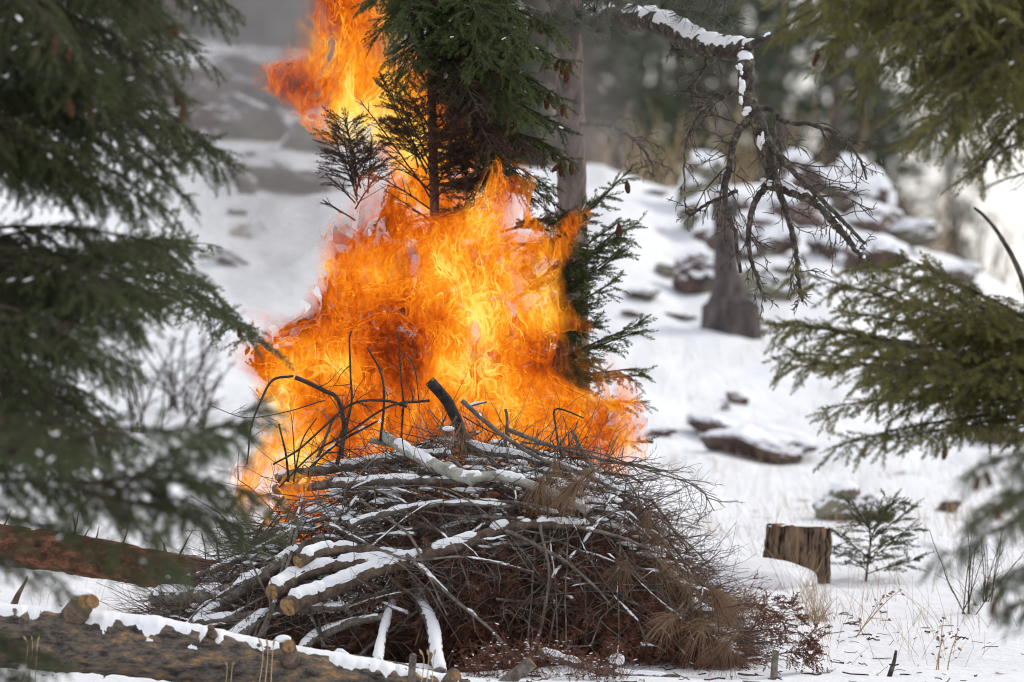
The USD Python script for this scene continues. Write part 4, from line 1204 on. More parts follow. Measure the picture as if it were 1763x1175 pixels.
# nearer bough, more out of focus
B = []
D = 35.0
for (x0, y0, x1, y1, w) in [(-200, 760, 455, 850, .30), (-60, 800, 440, 720, .2), (-200, 800, 400, 900, .28), (-200, 860, 310, 985, .26), (-150, 830, 250, 870, .28), (100, 820, 300, 960, .2), (-200, 700, 160, 780, .28),
                            (-200, 920, 120, 1010, .10), (-200, 740, 430, 770, .24), (150, 830, 475, 860, .24), (200, 850, 450, 700, .2), (180, 860, 460, 920, .24), (-200, 1080, 90, 1140, .24), (-200, 1120, 60, 1190, .22)]:
    add(B, x0, y0, x1, y1, D, D + rgl.uniform(-.8, .8), sag=.04, width=w, nb=24, droop=.45, r0=.012, t0=.12 if x1 > 200 else .2)
fir("fir_tree", "nearer blurred fir boughs reaching in at lower left before the pile", P(-420, 1500, 35), ([P(-420, 1700, 35), P(-410, 900, 35), P(-400, 300, 35)], (.13, .07)), B, "dark", 23, [(P(170, 690, 35), True)], .04)

# right tree
B = []
D = 41.0
for (x0, y0, x1, y1, w) in [(1880, -130, 1335, 60, .40), (1880, -80, 1400, 95, .42), (1880, -60, 1470, 150, .42), (1880, 0, 1560, 190, .45), (1880, -190, 1340, -20, .4), (1880, -210, 1420, -10, .45), (1880, 30, 1600, 240, .42),
                            (1880, 60, 1650, 230, .4), (1880, -120, 1550, 60, .5), (1880, -160, 1500, 20, .5), (1880, 20, 1640, 160, .45), (1880, -60, 1660, 60, .45), (1880, 90, 1690, 280, .3), (1880, -30, 1440, 60, .4), (1880, -90, 1600, 110, .5), (1880, -190, 1640, -20, .5), (1880, -150, 1360, 20, .45), (1880, -100, 1390, 50, .45), (1880, -40, 1480, 110, .45), (1880, -230, 1300, -40, .45), (1880, 60, 1560, 250, .35)]:
    add(B, x0, y0, x1, y1, D + rgl.uniform(-.8, .8), D + rgl.uniform(-1.5, 1.5), sag=.07, width=w, nb=24, droop=.42, r0=.013)
for (x0, y0, x1, y1, w) in [(1880, 690, 1330, 560, .34), (1880, 680, 1345, 610, .36), (1880, 660, 1380, 470, .34), (1880, 640, 1480, 440, .32), (1880, 700, 1420, 700, .34), (1880, 650, 1540, 520, .38), (1880, 640, 1600, 460, .3), (1880, 620, 1640, 560, .34), (1880, 690, 1500, 640, .34), (1880, 700, 1440, 770, .24), (1880, 600, 1700, 620, .3), (1880, 660, 1450, 540, .34), (1880, 660, 1400, 590, .3)]:
    add(B, x0, y0, x1, y1, D + 1 + rgl.uniform(-.5, .5), D + 1 + rgl.uniform(-1, 1.5), sag=.03, width=w, nb=24, droop=.35, r0=.014, t0=.2)
for (x0, y0, x1, y1) in [(1880, 180, 1620, 338), (1880, 270, 1690, 325)]:
    B.append((P(x0, y0, D), P(x1, y1, D), dict(sag=.03, width=.2, nb=9, r0=.012, foliage="none")))
fir("fir_tree", "olive green fir whose boughs hang in from the right side", P(1900, 1400, 41.5), ([P(1905, 1700, 41.6), P(1890, 600, 41.5), P(1880, -400, 41.5)], (.17, .11)), denser(B, 3, 1), "olive", 24, [(P(1378, 100, 41), True), (P(1660, 815, 41), True)], .035, wood_mat="lichen_bark")
B = []
D = 34.5
for (x0, y0, x1, y1, w) in [(1960, 830, 1600, 975, .2), (1960, 800, 1660, 900, .22), (1960, 760, 1690, 800, .2), (1960, 900, 1700, 1010, .24), (1960, 960, 1740, 1050, .2), (1960, 860, 1730, 860, .22)]:
    add(B, x0, y0, x1, y1, D, D + rgl.uniform(-.8, .8), sag=.05, width=w, nb=20, droop=.35, r0=.010)
fir("fir_tree", "nearer blurred fir boughs low at the right edge", P(2060, 1500, 34.5), ([P(2060, 1700, 34.5), P(2050, 900, 34.5), P(2040, 500, 34.5)], (.10, .05)), B, "dark", 25, [(P(1590, 935, 34), True), (P(1665, 820, 34), True), (P(1700, 890, 34), True), (P(1745, 1070, 34), True), (P(1680, 780, 34), True)], .05, wood_mat="twig")
# young fir beside the stump
B = []
base = P(1490, 1003, hit(1490, 1003))
base[2] = terrain(base[0], base[1]) - .02
for q in range(11):
    u = q / 11
    p0 = base + np.array([.06 * u, 0, .06 + .30 * u])
    a = q * 2.4
    L = .27 * (1 - .4 * u)
    B.append((p0, p0 + np.array([math.cos(a) * L + .05, math.sin(a) * L, .10 + .12 * u]), dict(sag=.02, width=.06, nb=5, r0=.004, droop=.1, step=.11)))
B.append((base + [.06, 0, .34], base + [.12, 0, .47], dict(sag=0, width=.08, nb=6, r0=.004, droop=.05)))
fir("young_fir", "young sparse fir seedling growing in the snow right of the stump", base, ([base, base + [.03, 0, .25], base + [.06, 0, .36]], (.009, .004)), B, "dark", 26, (), .04)

# the burning fir
B = []
D = 51.3
tx = lambda y: 745 + (y - 200) * .01
for (y0, x1, y1, d1, w) in [(-80, 930, -30, -.4, .26), (-60, 880, 20, -.7, .28), (-20, 960, 50, -.5, .28), (10, 900, 90, -.9, .3), (40, 975, 110, -.4, .28), (60, 900, 150, -.8, .3), (90, 970, 170, -.3, .26), (110, 910, 210, -.8, .28), (140, 975, 230, -.2, .24), (170, 930, 270, -.6, .26), (200, 985, 280, -.2, .22), (230, 950, 330, -.4, .22), (250, 970, 360, 0, .18), (-70, 830, 40, -1.0, .3), (0, 840, 110, -1.1, .3), (70, 830, 190, -1.0, .3), (130, 850, 250, -.9, .28), (-40, 860, 70, .6, .3), (60, 890, 170, .7, .3), (160, 900, 260, .6, .28)]:
    B.append((P(tx(y0), y0, D), P(x1, y1, D + d1), dict(sag=.06, width=w, nb=20, droop=.35, r0=.010, step=.055, **(dict(foliage='scorched') if (y0, x1) in ((170, 930), (250, 970), (130, 850), (160, 900), (70, 830)) else {}))))
for (y0, x1, y1, d1, w) in [(-90, 640, 10, -.3, .18), (-50, 650, 70, -.2, .16), (-70, 690, 60, -.8, .2), (-20, 690, 110, -.6, .2), (20, 700, 150, -.8, .16)]:
    B.append((P(tx(y0), y0, D), P(x1, y1, D + d1), dict(sag=.05, width=w, nb=16, droop=.25, r0=.008, step=.055)))
for (x0, y0, x1, y1, w) in [(905, 470, 1088, 298, .20), (900, 500, 1060, 380, .2), (880, 520, 1092, 385, .16), (900, 560, 1075, 430, .18), (880, 600, 1060, 485, .18), (900, 640, 1100, 570, .14), (900, 660, 1100, 640, .16), (900, 700, 1105, 690, .14), (900, 740, 1110, 760, .12), (900, 600, 1030, 560, .16), (880, 420, 1000, 430, .2), (860, 400, 990, 370, .2), (900, 640, 1010, 620, .2), (880, 660, 980, 640, .22), (900, 560, 990, 520, .2)]:
    B.append((P(x0, y0, D + .1), P(x1, y1, D + rgl.uniform(-.3, .4)), dict(sag=.0, width=w, nb=16, droop=.2, r0=.009, step=.055)))
for (x0, y0, x1, y1, w, nb) in [(615, 345, 597, 200, .13, 18), (612, 330, 575, 235, .12, 12), (614, 330, 640, 250, .10, 10), (735, 300, 665, 150, .16, 16), (740, 280, 690, 180, .16, 14), (745, 260, 790, 200, .16, 12), (745, 330, 800, 250, .16, 14), (745, 340, 840, 300, .14, 14), (745, 300, 840, 240, .18, 16), (750, 320, 900, 330, .16, 14), (745, 230, 700, 160, .14, 12), (900, 640, 965, 600, .16, 14), (905, 560, 950, 660, .16, 12), (790, 380, 815, 330, .12, 8)]:
    B.append((P(x0, y0, D - .5), P(x1, y1, D - .5 + rgl.uniform(-.25, .25)), dict(sag=.02, width=w, nb=nb, droop=.05, r0=.006, foliage="scorched", step=.05)))
for (x0, y0, x1, y1) in [(740, 340, 620, 180), (742, 330, 660, 260), (740, 360, 640, 300), (744, 350, 800, 290), (612, 350, 560, 300), (612, 380, 560, 350), (744, 300, 690, 210), (740, 380, 660, 330), (745, 380, 840, 350), (612, 360, 650, 300)]:
    B.append((P(x0, y0, D - .45), P(x1, y1, D - .5 + rgl.uniform(-.3, .3)), dict(sag=.02, width=.16, nb=12, droop=.0, r0=.006, foliage="none")))
ct = [(912, 88), (842, 45), (880, 10), (930, 15), (893, 110), (925, 75), (965, 82), (975, 105), (966, 120), (970, 135), (935, 125), (950, 135), (958, 140), (895, 150), (798, 90), (845, 120), (940, 160), (948, 162), (965, 175), (875, 190), (885, 210), (908, 230), (945, 245), (955, 250), (985, 258), (965, 285), (975, 300), (800, 50), (930, 35), (1088, 305), (1085, 320), (1065, 345), (1092, 375), (985, 95), (748, 5)]
fir("burning_fir", "green coned fir half in flames with scorched brown branches on its left", P(745, 1000, D), ([P(752, 1000, D), P(749, 420, D), P(744, 200, D), P(738, -140, D)], (.034, .024)), denser(B, 4, 1, .05), "green", 27, [(P(a, b, D - .4), True) for a, b in ct], .02, trunk_mat="bark_red")

# ------------------------------------------------------------------ pine with the hanging branch
D = 54.0
c = spline([P(992, 1100, D + 1), P(988, 600, D + .6), P(984, 300, D + .3), P(978, 40, D), P(972, -300, D)], 60)
r = np.linspace(.105, .082, 60)
t = Thing("pine_tree", "hazy pine trunk behind the flames with one big snowy crooked limb", "tree", c[0])
t.part("trunk", tubes(c[None], r[None], 40, True, .35, 51, .5), "bark_pine")
rg = np.random.default_rng(52)


def limb(pts, r0, r1, n=50):
    q = spline([P(a, b, 50.6 + (d - 53.2) * 1.21) for a, b, d in pts], n)
    q[1:-1] += rg.normal(size=(n - 2, 3)) * .003
    return q, np.linspace(r0, r1, n)


L1 = limb([(975, 40, 56), (1040, 32, 55.4), (1110, 36, 54.8), (1160, 52, 54.4), (1210, 78, 54), (1250, 86, 53.8), (1285, 84, 53.7)], .075, .058)
L1f = limb([(1278, 86, 53.7), (1300, 74, 53.6), (1330, 60, 53.6)], .035, .015, 16)
L2 = limb([(1280, 82, 53.7), (1284, 120, 53.6), (1286, 165, 53.6), (1300, 200, 53.5), (1318, 245, 53.5), (1328, 290, 53.5), (1332, 318, 53.5)], .055, .036)
L3 = limb([(1326, 318, 53.5), (1370, 332, 53.4), (1410, 355, 53.3), (1440, 390, 53.3), (1470, 425, 53.2), (1490, 450, 53.2)], .036, .012)
W = [limb(p, a, b, 30) for p, a, b in [
    ([(1320, 240, 53.5), (1350, 280, 53.4), (1385, 315, 53.3), (1440, 370, 53.2), (1490, 420, 53.2)], .018, .008),
    ([(1300, 195, 53.5), (1270, 230, 53.5), (1255, 290, 53.5), (1248, 350, 53.4), (1265, 400, 53.4), (1275, 470, 53.4)], .022, .008),
    ([(1318, 320, 53.5), (1296, 360, 53.4), (1288, 420, 53.4), (1300, 470, 53.4), (1318, 520, 53.4)], .018, .007),
    ([(1340, 325, 53.5), (1355, 370, 53.4), (1368, 420, 53.4), (1375, 480, 53.3), (1380, 520, 53.3)], .018, .007),
    ([(1292, 185, 53.5), (1330, 190, 53.4), (1350, 210, 53.4), (1400, 215, 53.3), (1450, 235, 53.3), (1478, 270, 53.3), (1492, 310, 53.3)], .016, .005),
    ([(1282, 150, 53.5), (1240, 170, 53.5), (1200, 205, 53.5), (1180, 260, 53.5), (1178, 330, 53.5)], .012, .004),
    ([(1215, 92, 54), (1214, 115, 54), (1196, 145, 54), (1200, 165, 54), (1222, 172, 54)], .008, .004),
    ([(1150, 62, 54.5), (1165, 90, 54.4), (1182, 100, 54.4)], .008, .003),
    ([(1270, 330, 53.5), (1220, 350, 53.5), (1185, 370, 53.5), (1178, 340, 53.5)], .010, .004),
    ([(1000, 215, 56), (1060, 220, 55.6), (1100, 250, 55.4), (1125, 285, 55.3)], .012, .004)]]
pl = t.part("limb", join([tubes([L1[0]], [L1[1]], 16, True, .3, 3), tubes([L1f[0]], [L1f[1]], 10, True, .3, 3), tubes([L2[0]], [L2[1]], 16, True, .3, 4), tubes([L3[0]], [L3[1]], 12, True, .3, 5)]), "lichen_bark")
for q, (ln, cov, th) in enumerate([(L1, .95, .75), (L1f, .9, .8), (L2, .75, .8), (L3, .35, .7)]):
    t.part("snow", snow_on(ln[0], ln[1], 60 + q, cov, th, ragged=.4), "snow", parent=pl, kind="stuff")
for ln in W:
    t.part("side_branch", tubes([ln[0]], [ln[1] * 1.25], 7, True), "lichen_bark")
for a_, b_, w_, h_ in [(1277, 118, .016, .02), (1281, 150, .022, .055), (1292, 190, .03, .022), (1313, 244, .022, .05), (1324, 312, .03, .014)]:
    bits = []
    for _ in range(7):
        bv_ = np.array(blob.vertices)
        q_ = P(a_ - 3, b_, 50.925) + rg.normal(size=3) * np.array([w_ * .5, .008, h_ * .55])
        bits.append((bv_ * (0.5 + 1.0 * fbm(bv_ * 2.2 + a_ + _, 2, 4)[:, None]) * np.array([w_, .022, h_]) * rg.uniform(.35, .7) + q_, np.asarray(blob.faces)))
    t.part("snow", join(bits), "snow", parent=pl, kind="stuff")
tw = []
for ln in W + [L3]:
    tw += side_twigs(rg, ln, 13, (.26, .62), (25, 70), t0=.1, n=11, wig=.17, grav=-.07, curl=.08, rmin=.0030, levels=2)
tw += side_twigs(rg, (L2[0][18:], L2[1][18:]), 5, (.4, .8), (40, 85), n=9, wig=.2, grav=-.05, curl=.1, rmin=.0036, levels=1)
tw += side_twigs(rg, L1, 6, (.08, .25), (40, 80), n=9, wig=.2, grav=-.12, curl=.16, rmin=.002, levels=1)
t.part("hanging_twigs", lines_mesh(tw, 4), "lichen_bark", smooth=False, kind="stuff")
# grey green needle tufts along the top of the limb
tuft = []
for q in range(3):
    rq = np.random.default_rng(q)
    n = 40
    dd = unit(np.array([1.0, 0, 0]) + rq.normal(size=(n, 3)) * .6)
    s = np.linspace(0, 1, 3)[None, :, None]
    tuft.append((tubes(dd[:, None] * .13 * rq.uniform(.6, 1, (n, 1, 1)) * s + np.array([0, 0, -.02]) * s * s, np.tile([.0016, .0016, .0008], (n, 1)), 3), "needle_pine"))
pp = np.array([P(rg.uniform(935, 1260), rg.uniform(-70, 62), rg.uniform(51.2, 54)) for _ in range(170)])
t.scatter("needle_tufts", tuft, (pp, frames(rg.normal(size=pp.shape) + [0, 0, .3], None, rg), rg.uniform(.8, 1.3, len(pp)), rg.integers(0, 3, len(pp))))
sup = []
for q in range(14):
    a = P(rg.uniform(960, 1180), rg.uniform(10, 60), 52.7)
    sup.append((grow(rg, a, [rg.normal(), rg.normal() * .4, .6], rg.uniform(.2, .5), 7, .15), np.linspace(.008, .003, 7)))
t.part("top_twigs", lines_mesh(sup, 4), "lichen_bark", kind="stuff")

# broken snag on the slope below the limb
c = spline([P(1258, 535, 73), P(1254, 480, 73), P(1248, 420, 73), P(1240, 375, 73)], 20)
c[0][2] = terrain(c[0][0], c[0][1]) - .5
t = Thing("snag", "broken dark tree snag standing on the slope behind the hanging twigs", "snag", c[0])
sv, sf = tubes(c[None], (np.interp(np.linspace(0, 1, 20), [0, .15, .5, 1], [.24, .14, .11, .07]))[None], 28, True)
so = np.stack([np.interp(sv[:, 2], c[:, 2], c[:, 0]), np.full(len(sv), 73.0), sv[:, 2]], 1)
sv = so + (sv - so) * (0.35 + 1.35 * fbm(sv * np.array([8, 8, 2.6]), 4, 9))[:, None]
t.part("wood", (sv, sf), "bark_snag")
t.part("splinters", lines_mesh([(grow(rg, c[-1] + rg.normal(size=3) * [.06, .04, .0], [rg.normal() * .1, 0, 1], .25, 5, .05), np.linspace(.035, .004, 5)) for _ in range(7)], 5), "bark_snag", kind="stuff")
# bare bent branch at right edge
log([(1676, 358), (1694, 372), (1715, 395), (1742, 440), (1765, 500), (1790, 620)], .007, .016, "bare bent dead branch sticking up at the right edge", 880, "lichen_bark", cut=False, cover=0, d=43, name="bent_branch", cat="branch", twigs=3, snow=False)


# ------------------------------------------------------------------ far conifers
def far_tree(seed, H=20.0):
    rng = np.random.default_rng(seed)
    wood, pos, dirs, sc = [], [], [], []
    nb = 72
    for q in range(nb):
        u = .06 + .93 * q / nb
        z = H * u
        a = q * 2.4 + rng.normal() * .3
        L = (.6 + H * .085 * (1 - u)) * rng.uniform(.6, 1.1)
        p = np.array([0, 0, z])
        d = unit([math.cos(a), math.sin(a), -.15 + rng.normal() * .1])
        g = grow(rng, p, d, L, 6, .05, -.06)
        wood.append((g, np.linspace(.05, .012, 6)))
        for w in range(int(5 + L * 7)):
            v = rng.random() ** .7 * 5
            i = min(int(v), 4)
            pos.append(g[i] + (v - i) * (g[i + 1] - g[i]) + rng.normal(size=3) * .18)
            dirs.append(unit(d + rng.normal(size=3) * .5 + [0, 0, -.3]))
    pos, dirs = np.array(pos), np.array(dirs)
    n = len(pos)
    # each spray: four pointed fronds
    vs, fs = [], []
    for q in range(4):
        dd = unit(dirs + rng.normal(size=(n, 3)) * .45)
        sd = unit(np.cross(dd, rng.normal(size=(n, 3)))) * .05
        l = rng.uniform(.25, .6, (n, 1))
        v = np.stack([pos, pos + dd * l * .5 + sd, pos + dd * l, pos + dd * l * .5 - sd], 1).reshape(-1, 3)
        k = np.arange(n) * 4
        vs.append(v)
        fs.append(np.vstack([np.stack([k, k + 1, k + 2], 1), np.stack([k, k + 2, k + 3], 1)]))
    return lines_mesh(wood, 4), join(list(zip(vs, fs)))


protos = []
for k in range(3):
    w, l = far_tree(400 + k)
    root = f"/World/Looks/far_conifer_class_{k}"
    stage.CreateClassPrim(root)
    tr = np.array([[0, 0, -1.0], [0, 0, 6], [.05, 0, 13], [0, 0, 20]])
    usdkit.mesh(stage, root + "/trunk", tubes(spline(tr, 12)[None], np.linspace(.28, .04, 12)[None], 10), M["bark_grey"], smooth=True)
    usdkit.mesh(stage, root + "/branches", w, M["twig_dark"], smooth=False)
    usdkit.mesh(stage, root + "/crown", l, M["needle_far"], smooth=False)
    protos.append(root)
rg = np.random.default_rng(8)
far = []
for px, d in [(930, 128), (1015, 140), (1060, 175), (1205, 150), (1250, 190), (1215, 230), (1300, 215), (1440, 150), (1480, 190), (1510, 230), (1110, 235), (1165, 200), (1345, 180), (1640, 260), (1010, 210), (1330, 260)]:
    far.append((px, d, "dark blurred conifer in the background beyond the rocky ridge", "background conifers beyond the ridge"))
for px, d in [(250, 122), (330, 126), (395, 121), (455, 125), (520, 122), (585, 127), (660, 124), (720, 130), (150, 124), (60, 126), (800, 126), (870, 132), (300, 116), (430, 117), (490, 128), (560, 118), (370, 131)]:
    far.append((px, d, "hazy conifer on top of the left slope behind the smoke", "hazy conifers above the left slope"))
for k, (px, d, lab, grp) in enumerate(far):
    x = (px - 881.5) * K * d
    xf = UsdGeom.Xform.Define(stage, free("/World", "background_conifer"))
    xf.AddTranslateOp().Set(Gf.Vec3d(x, d, float(terrain(x, d)) - .1))
    xf.AddRotateZOp().Set(float(rg.uniform(0, 360)))
    s = float(rg.uniform(.75, 1.25)) * (1.0 if k < 16 else .6)
    xf.AddScaleOp().Set(Gf.Vec3f(s, s, s))
    pr = xf.GetPrim()
    pr.GetReferences().AddInternalReference(protos[k % 3])
    pr.SetInstanceable(True)
    tags(pr, lab, "tree", grp)
# low blurred bushes and tan brush on the far side of the ridge
for k, (px, d, h, w, mat, lab) in enumerate([(1090, 84, .9, .35, "grass", "tan dry brush on the crest left of the capped rock"), (1290, 86, 1.3, .5, "grass", "tan dry brush behind the ridge between two rocks"), (1430, 86, 1.1, .5, "twig_red", "reddish bare brush behind the rounded boulder"),
                                             (1560, 85, .9, .4, "grass", "tan dry brush at the right of the ridge"), (1650, 84, .8, .4, "twig_dark", "dark bare brush far right on the ridge"), (1350, 84, .8, .3, "twig_dark", "dark brush behind the plastered rock")]):
    rgk = np.random.default_rng(1200 + k)
    x0 = (px - 881.5) * K * d
    p = np.array([x0, d, float(terrain(x0, d))])
    ls = []
    for q in range(60):
        ln = (grow(rgk, p + rgk.normal(size=3) * [w, w, 0], [rgk.normal() * .25, rgk.normal() * .25, 1], h * rgk.uniform(.5, 1.2), 6, .08), np.linspace(.006, .003, 6))
        ls += [ln] + side_twigs(rgk, ln, 3, (.2, .4), n=6, rmin=.003)
    t = Thing("dry_brush", lab, "brush", p)
    t.part("stems", lines_mesh(ls, 3), mat, smooth=False, kind="stuff")


# ------------------------------------------------------------------ the fire: thin folded flame sheets in a turbulent body
def surface_net(Fv, lo, sp):
    """Naive surface nets of Fv = 0 on a grid."""
    S = Fv > 0
    n0, n1, n2 = Fv.shape
    c8 = [(a, b, c) for a in (0, 1) for b in (0, 1) for c in (0, 1)]
    cnt = sum(S[a:n0 - 1 + a, b:n1 - 1 + b, c:n2 - 1 + c].astype(np.int8) for a, b, c in c8)
    act = np.argwhere((cnt > 0) & (cnt < 8))
    ids = np.full((n0 - 1, n1 - 1, n2 - 1), -1, np.int32)
    ids[tuple(act.T)] = np.arange(len(act))
    vals = {o: Fv[act[:, 0] + o[0], act[:, 1] + o[1], act[:, 2] + o[2]] for o in c8}
    acc, num = np.zeros((len(act), 3)), np.zeros(len(act))
    for o in c8:
        for ax in range(3):
            if o[ax] == 0:
                o2 = tuple(1 if q == ax else o[q] for q in range(3))
                a, b = vals[o], vals[o2]
                m = (a > 0) != (b > 0)
                t = np.where(m, a / np.where(m, a - b, 1), 0)
                p = np.array(o, float)[None] + np.eye(3)[ax] * t[:, None]
                acc[m] += p[m]
                num += m
    v = (act + acc / num[:, None]) * sp + lo
    faces = []
    for ax in range(3):
        o1, o2 = [q for q in range(3) if q != ax]
        sl = [slice(None)] * 3
        sl[ax] = slice(0, -1)
        sh = [slice(None)] * 3
        sh[ax] = slice(1, None)
        e = np.argwhere(S[tuple(sl)] != S[tuple(sh)])
        ok = (e[:, o1] > 0) & (e[:, o2] > 0) & (e[:, o1] < Fv.shape[o1] - 1) & (e[:, o2] < Fv.shape[o2] - 1)
        e = e[ok]
        q = []
        for a, b in ((1, 1), (0, 1), (0, 0), (1, 0)):
            k = e.copy()
            k[:, o1] -= a
            k[:, o2] -= b
            q.append(ids[k[:, 0], k[:, 1], k[:, 2]])
        faces.append(np.stack(q, 1))
    return v, np.vstack(faces)


def smoke_part(thing, c, rad, dens, seed):
    """A closed puff of thin grey smoke, thinning to nothing at its skin."""
    c, rad = np.asarray(c, float), np.asarray(rad, float)
    mat = usdkit.material(stage, f"/World/Looks/smoke_{seed}", {
        "g": ("geometry", {}), "map": ("mapping", {"mapping_type": "texture", "location": tuple(c), "scale": tuple(rad)}),
        "gr": ("gradient_texture", {"gradient_type": "spherical"}),
        "n": ("noise_texture", {"scale": 2.4, "detail": 5.0, "roughness": 0.6, "distortion": 1.2}),
        "n1": ("map_range", {"from_min": 0.40, "from_max": 0.62, "to_min": 0.0, "to_max": 1.0, "clamp": True}),
        "m": ("math", {"math_type": "multiply"}), "d": ("math", {"math_type": "multiply", "value2": dens}),
        "v": ("principled_volume", {"color": (0.52, 0.51, 0.52), "anisotropy": 0.2})},
        [("g.position", "map.vector"), ("map.vector", "gr.vector"), ("g.position", "n.vector"), ("n.fac", "n1.value"), ("gr.fac", "m.value1"), ("n1.result", "m.value2"), ("m.value", "d.value1"), ("d.value", "v.density")], volume="v.volume")
    M["smoke_" + str(seed)] = mat
    ico = trimesh.creation.icosphere(3)
    thing.part("smoke_puff", (np.array(ico.vertices) * rad + c, ico.faces), "smoke_" + str(seed))


smoke = Thing("smoke", "thin grey smoke drifting up left of the burning fir and past the pine trunk", "smoke", P(600, 500, 54), kind="stuff")
smoke_part(smoke, P(480, 90, 55), (1.25, 2.3, 1.8), 1.25, 1)
smoke_part(smoke, P(470, 440, 52.4), (.75, 1.2, .75), .8, 3)
smoke_part(smoke, P(1010, 200, 52.6), (.45, 1.2, 1.5), .7, 2)
rgf = np.random.default_rng(99)
TILES = [ndimage.gaussian_filter(rgf.normal(size=(24, 24, 24)), .55, mode="wrap") for _ in range(8)]
TILES = [ndimage.spline_filter(t / t.std(), order=2, mode="grid-wrap") for t in TILES]


def tn(Q, k):
    return ndimage.map_coordinates(TILES[k % 8], Q.reshape(3, -1) + 3.1 * k, order=2, mode="grid-wrap", prefilter=False).reshape(Q.shape[1:])


DF = 50.2
MAIN = [(385, 860), (392, 770), (385, 715), (412, 650), (405, 600), (440, 560), (480, 510), (520, 475), (525, 430), (562, 375), (610, 352), (660, 328), (700, 345), (745, 360), (790, 330), (835, 288), (885, 300), (920, 330), (948, 385), (985, 425), (1030, 405), (1085, 408), (1040, 440), (1010, 470), (965, 515), (985, 545), (1030, 555), (990, 590), (975, 640), (1045, 600), (1076, 655), (1082, 725), (1066, 780), (1020, 840), (900, 870), (600, 900)]
PLUME = [(760, 380), (690, 372), (625, 330), (640, 270), (600, 232), (548, 190), (522, 140), (462, 140), (470, 95), (505, 45), (512, 0), (525, -90), (660, -90), (665, 30), (690, 80), (730, 120), (775, 150), (815, 200), (830, 245), (825, 300), (800, 350)]


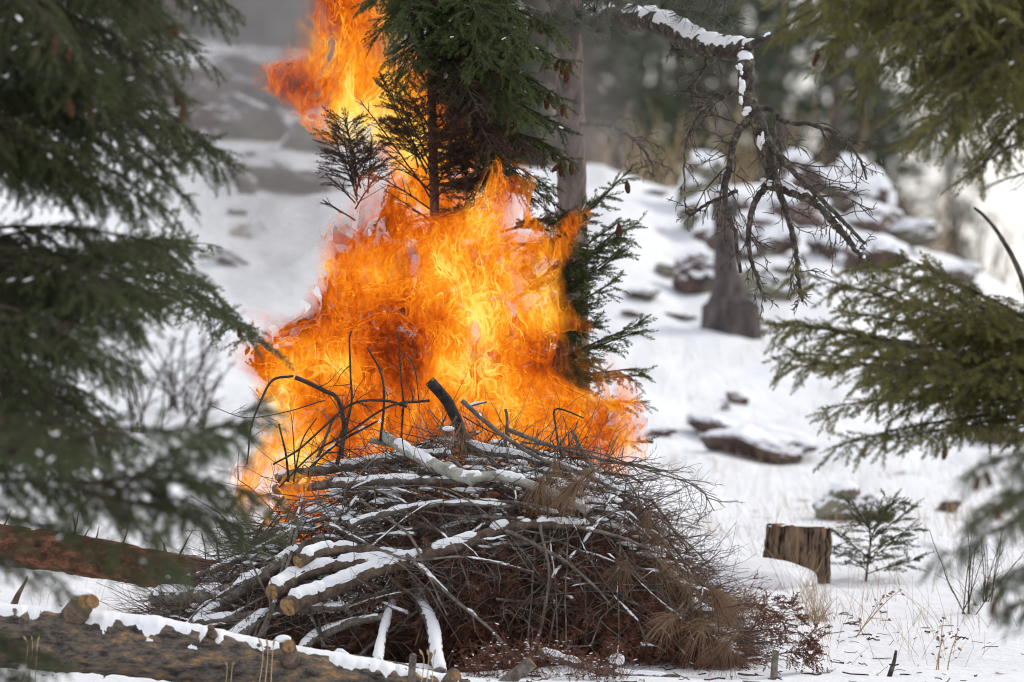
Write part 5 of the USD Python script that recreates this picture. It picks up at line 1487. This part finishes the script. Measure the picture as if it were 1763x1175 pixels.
def fire_part(poly, name, depth, dx, dy, seed, thick, levels, hot, label, thing, dcen):
    DF = dcen
    pw = np.array([P(a, b, DF) for a, b in poly])[:, [0, 2]]
    lo2, hi2 = pw.min(0) - .12, pw.max(0) + .12
    xs = np.arange(lo2[0], hi2[0], dx)
    zs = np.arange(lo2[1], hi2[1], dx)
    ys = np.arange(-depth, depth, dy)
    pg = Polygon(pw)
    XX, ZZ = np.meshgrid(xs, zs, indexing="ij")
    inside = shapely.contains_xy(pg, XX.ravel(), ZZ.ravel()).reshape(XX.shape)
    sd = (ndimage.distance_transform_edt(inside) - ndimage.distance_transform_edt(~inside)) * dx
    sd = ndimage.gaussian_filter(sd, 1.2) + .06
    G = np.stack(np.meshgrid(xs, ys, zs, indexing="ij"))
    rise = np.array([1, 1, .72])[:, None, None, None]
    Q = G * rise
    w1 = np.stack([tn(Q / .30, seed + q) for q in range(3)])
    w0 = np.stack([tn(Q / .62, seed + 5 + q) for q in range(3)])
    w2 = np.stack([tn((Q + .05 * w1) / .11, seed + 3 + q) for q in range(3)])
    Wp = G + np.array([.075, .06, .08])[:, None, None, None] * w1 + np.array([.05, .03, .05])[:, None, None, None] * w0 + np.array([.032, .026, .036])[:, None, None, None] * w2
    # envelope, looked up at the warped place
    E = ndimage.map_coordinates(sd, [(Wp[0] - xs[0]) / dx, (Wp[2] - zs[0]) / dx], order=1, mode="nearest")
    E = np.minimum(E, .45) * thick - np.abs(Wp[1])
    q = Wp * rise
    g = tn(q / .155, seed + 1) * .8 + tn(q / .072, seed + 4) * .6 + tn(q / .038, seed + 6) * .32
    del w1, w2, q
    vs, fs, n0 = [], [], 0
    for lev in levels:
        v, f = surface_net(np.where(E > -.03, g - lev, -3.0 - lev).astype(F32), np.array([xs[0], ys[0], zs[0]]), np.array([dx, dy, dx]))
        vs.append(v)
        fs.append(f + n0)
        n0 += len(v)
    v, f = np.vstack(vs), np.vstack(fs)
    gi = [(v[:, 0] - xs[0]) / dx, (v[:, 1] - ys[0]) / dy, (v[:, 2] - zs[0]) / dx]
    e = ndimage.map_coordinates(E, gi, order=1)
    op = smoothstep(e, -.03, .15) ** 1.2
    px, pz = v[:, 0] / (K * DF) + 881.5, (ZC - v[:, 2]) / (K * DF) + 587.5
    heat = np.full(len(v), .41)
    for cx, cy, rx, ry, a in hot:
        heat += a * np.exp(-((px - cx) / rx) ** 2 - ((pz - cy) / ry) ** 2)
    heat += .13 * ndimage.map_coordinates(TILES[2], [v[:, 0] / .2 + 5, v[:, 1] / .2, v[:, 2] / .28], order=1, mode="grid-wrap")
    heat = np.maximum(heat, .46 * (1 - smoothstep(e, 0, .12)))
    keep = (op[f] > .01).any(1) & (e[f] > -.012).all(1)
    f = f[keep]
    used = np.unique(f)
    re = np.full(len(v), -1)
    re[used] = np.arange(len(used))
    v, f, heat, op = v[used], re[f], heat[used], op[used]
    v = v + np.array([0, dcen, 0])
    # relax
    p = free(thing.path, name)
    m = usdkit.mesh(stage, p, (v - thing.base, f), M["flame"], smooth=True)
    api = UsdGeom.PrimvarsAPI(m)
    api.CreatePrimvar("warmth", Sdf.ValueTypeNames.FloatArray, "vertex").Set(Vt.FloatArray.FromNumpy(np.clip(heat, 0, 1).astype(F32)))
    api.CreatePrimvar("thickness", Sdf.ValueTypeNames.FloatArray, "vertex").Set(Vt.FloatArray.FromNumpy(op.astype(F32)))
    tags(stage.GetPrimAtPath(p), label)
    return len(f)


fire = Thing("fire", "tall orange fire blazing behind and over the brush pile", "fire", P(760, 900, DF))
n1 = fire_part(MAIN, "flames", .62, .0115, .024, 1, 1.0, (-.95, -.1, .75), [
    (880, 480, 120, 130, .20), (800, 560, 100, 120, .06), (480, 740, 80, 90, .22), (540, 620, 70, 60, .12), (600, 450, 60, 60, .10), (840, 640, 90, 60, .12), (800, 700, 160, 60, .08), (690, 580, 65, 65, -.34), (700, 640, 40, 60, -.2), (690, 430, 60, 60, -.12),
    (455, 610, 45, 40, -.04), (950, 610, 45, 55, -.22), (910, 620, 30, 60, -.12), (700, 760, 60, 50, -.15), (610, 350, 70, 40, -.08)], "main body of flames", fire, DF)
n2 = fire_part(PLUME, "flames", .34, .0125, .024, 3, 1.0, (-.6, 0, .6), [(610, 160, 80, 70, .30), (650, 240, 60, 60, .34), (580, 60, 70, 60, .02), (760, 260, 40, 60, .32), (670, 150, 40, 40, .15)], "upper plume of flames left of the fir trunk", fire, 51.9)
LOW = [(440, 890), (438, 840), (470, 800), (520, 790), (590, 810), (610, 860), (590, 900), (540, 930), (480, 940)]
n3 = fire_part(LOW, "flames", .26, .0125, .024, 5, 1.0, (-.6, .3), [(500, 850, 70, 60, .14)], "low flames licking through the left shoulder of the pile", fire, 49.0)
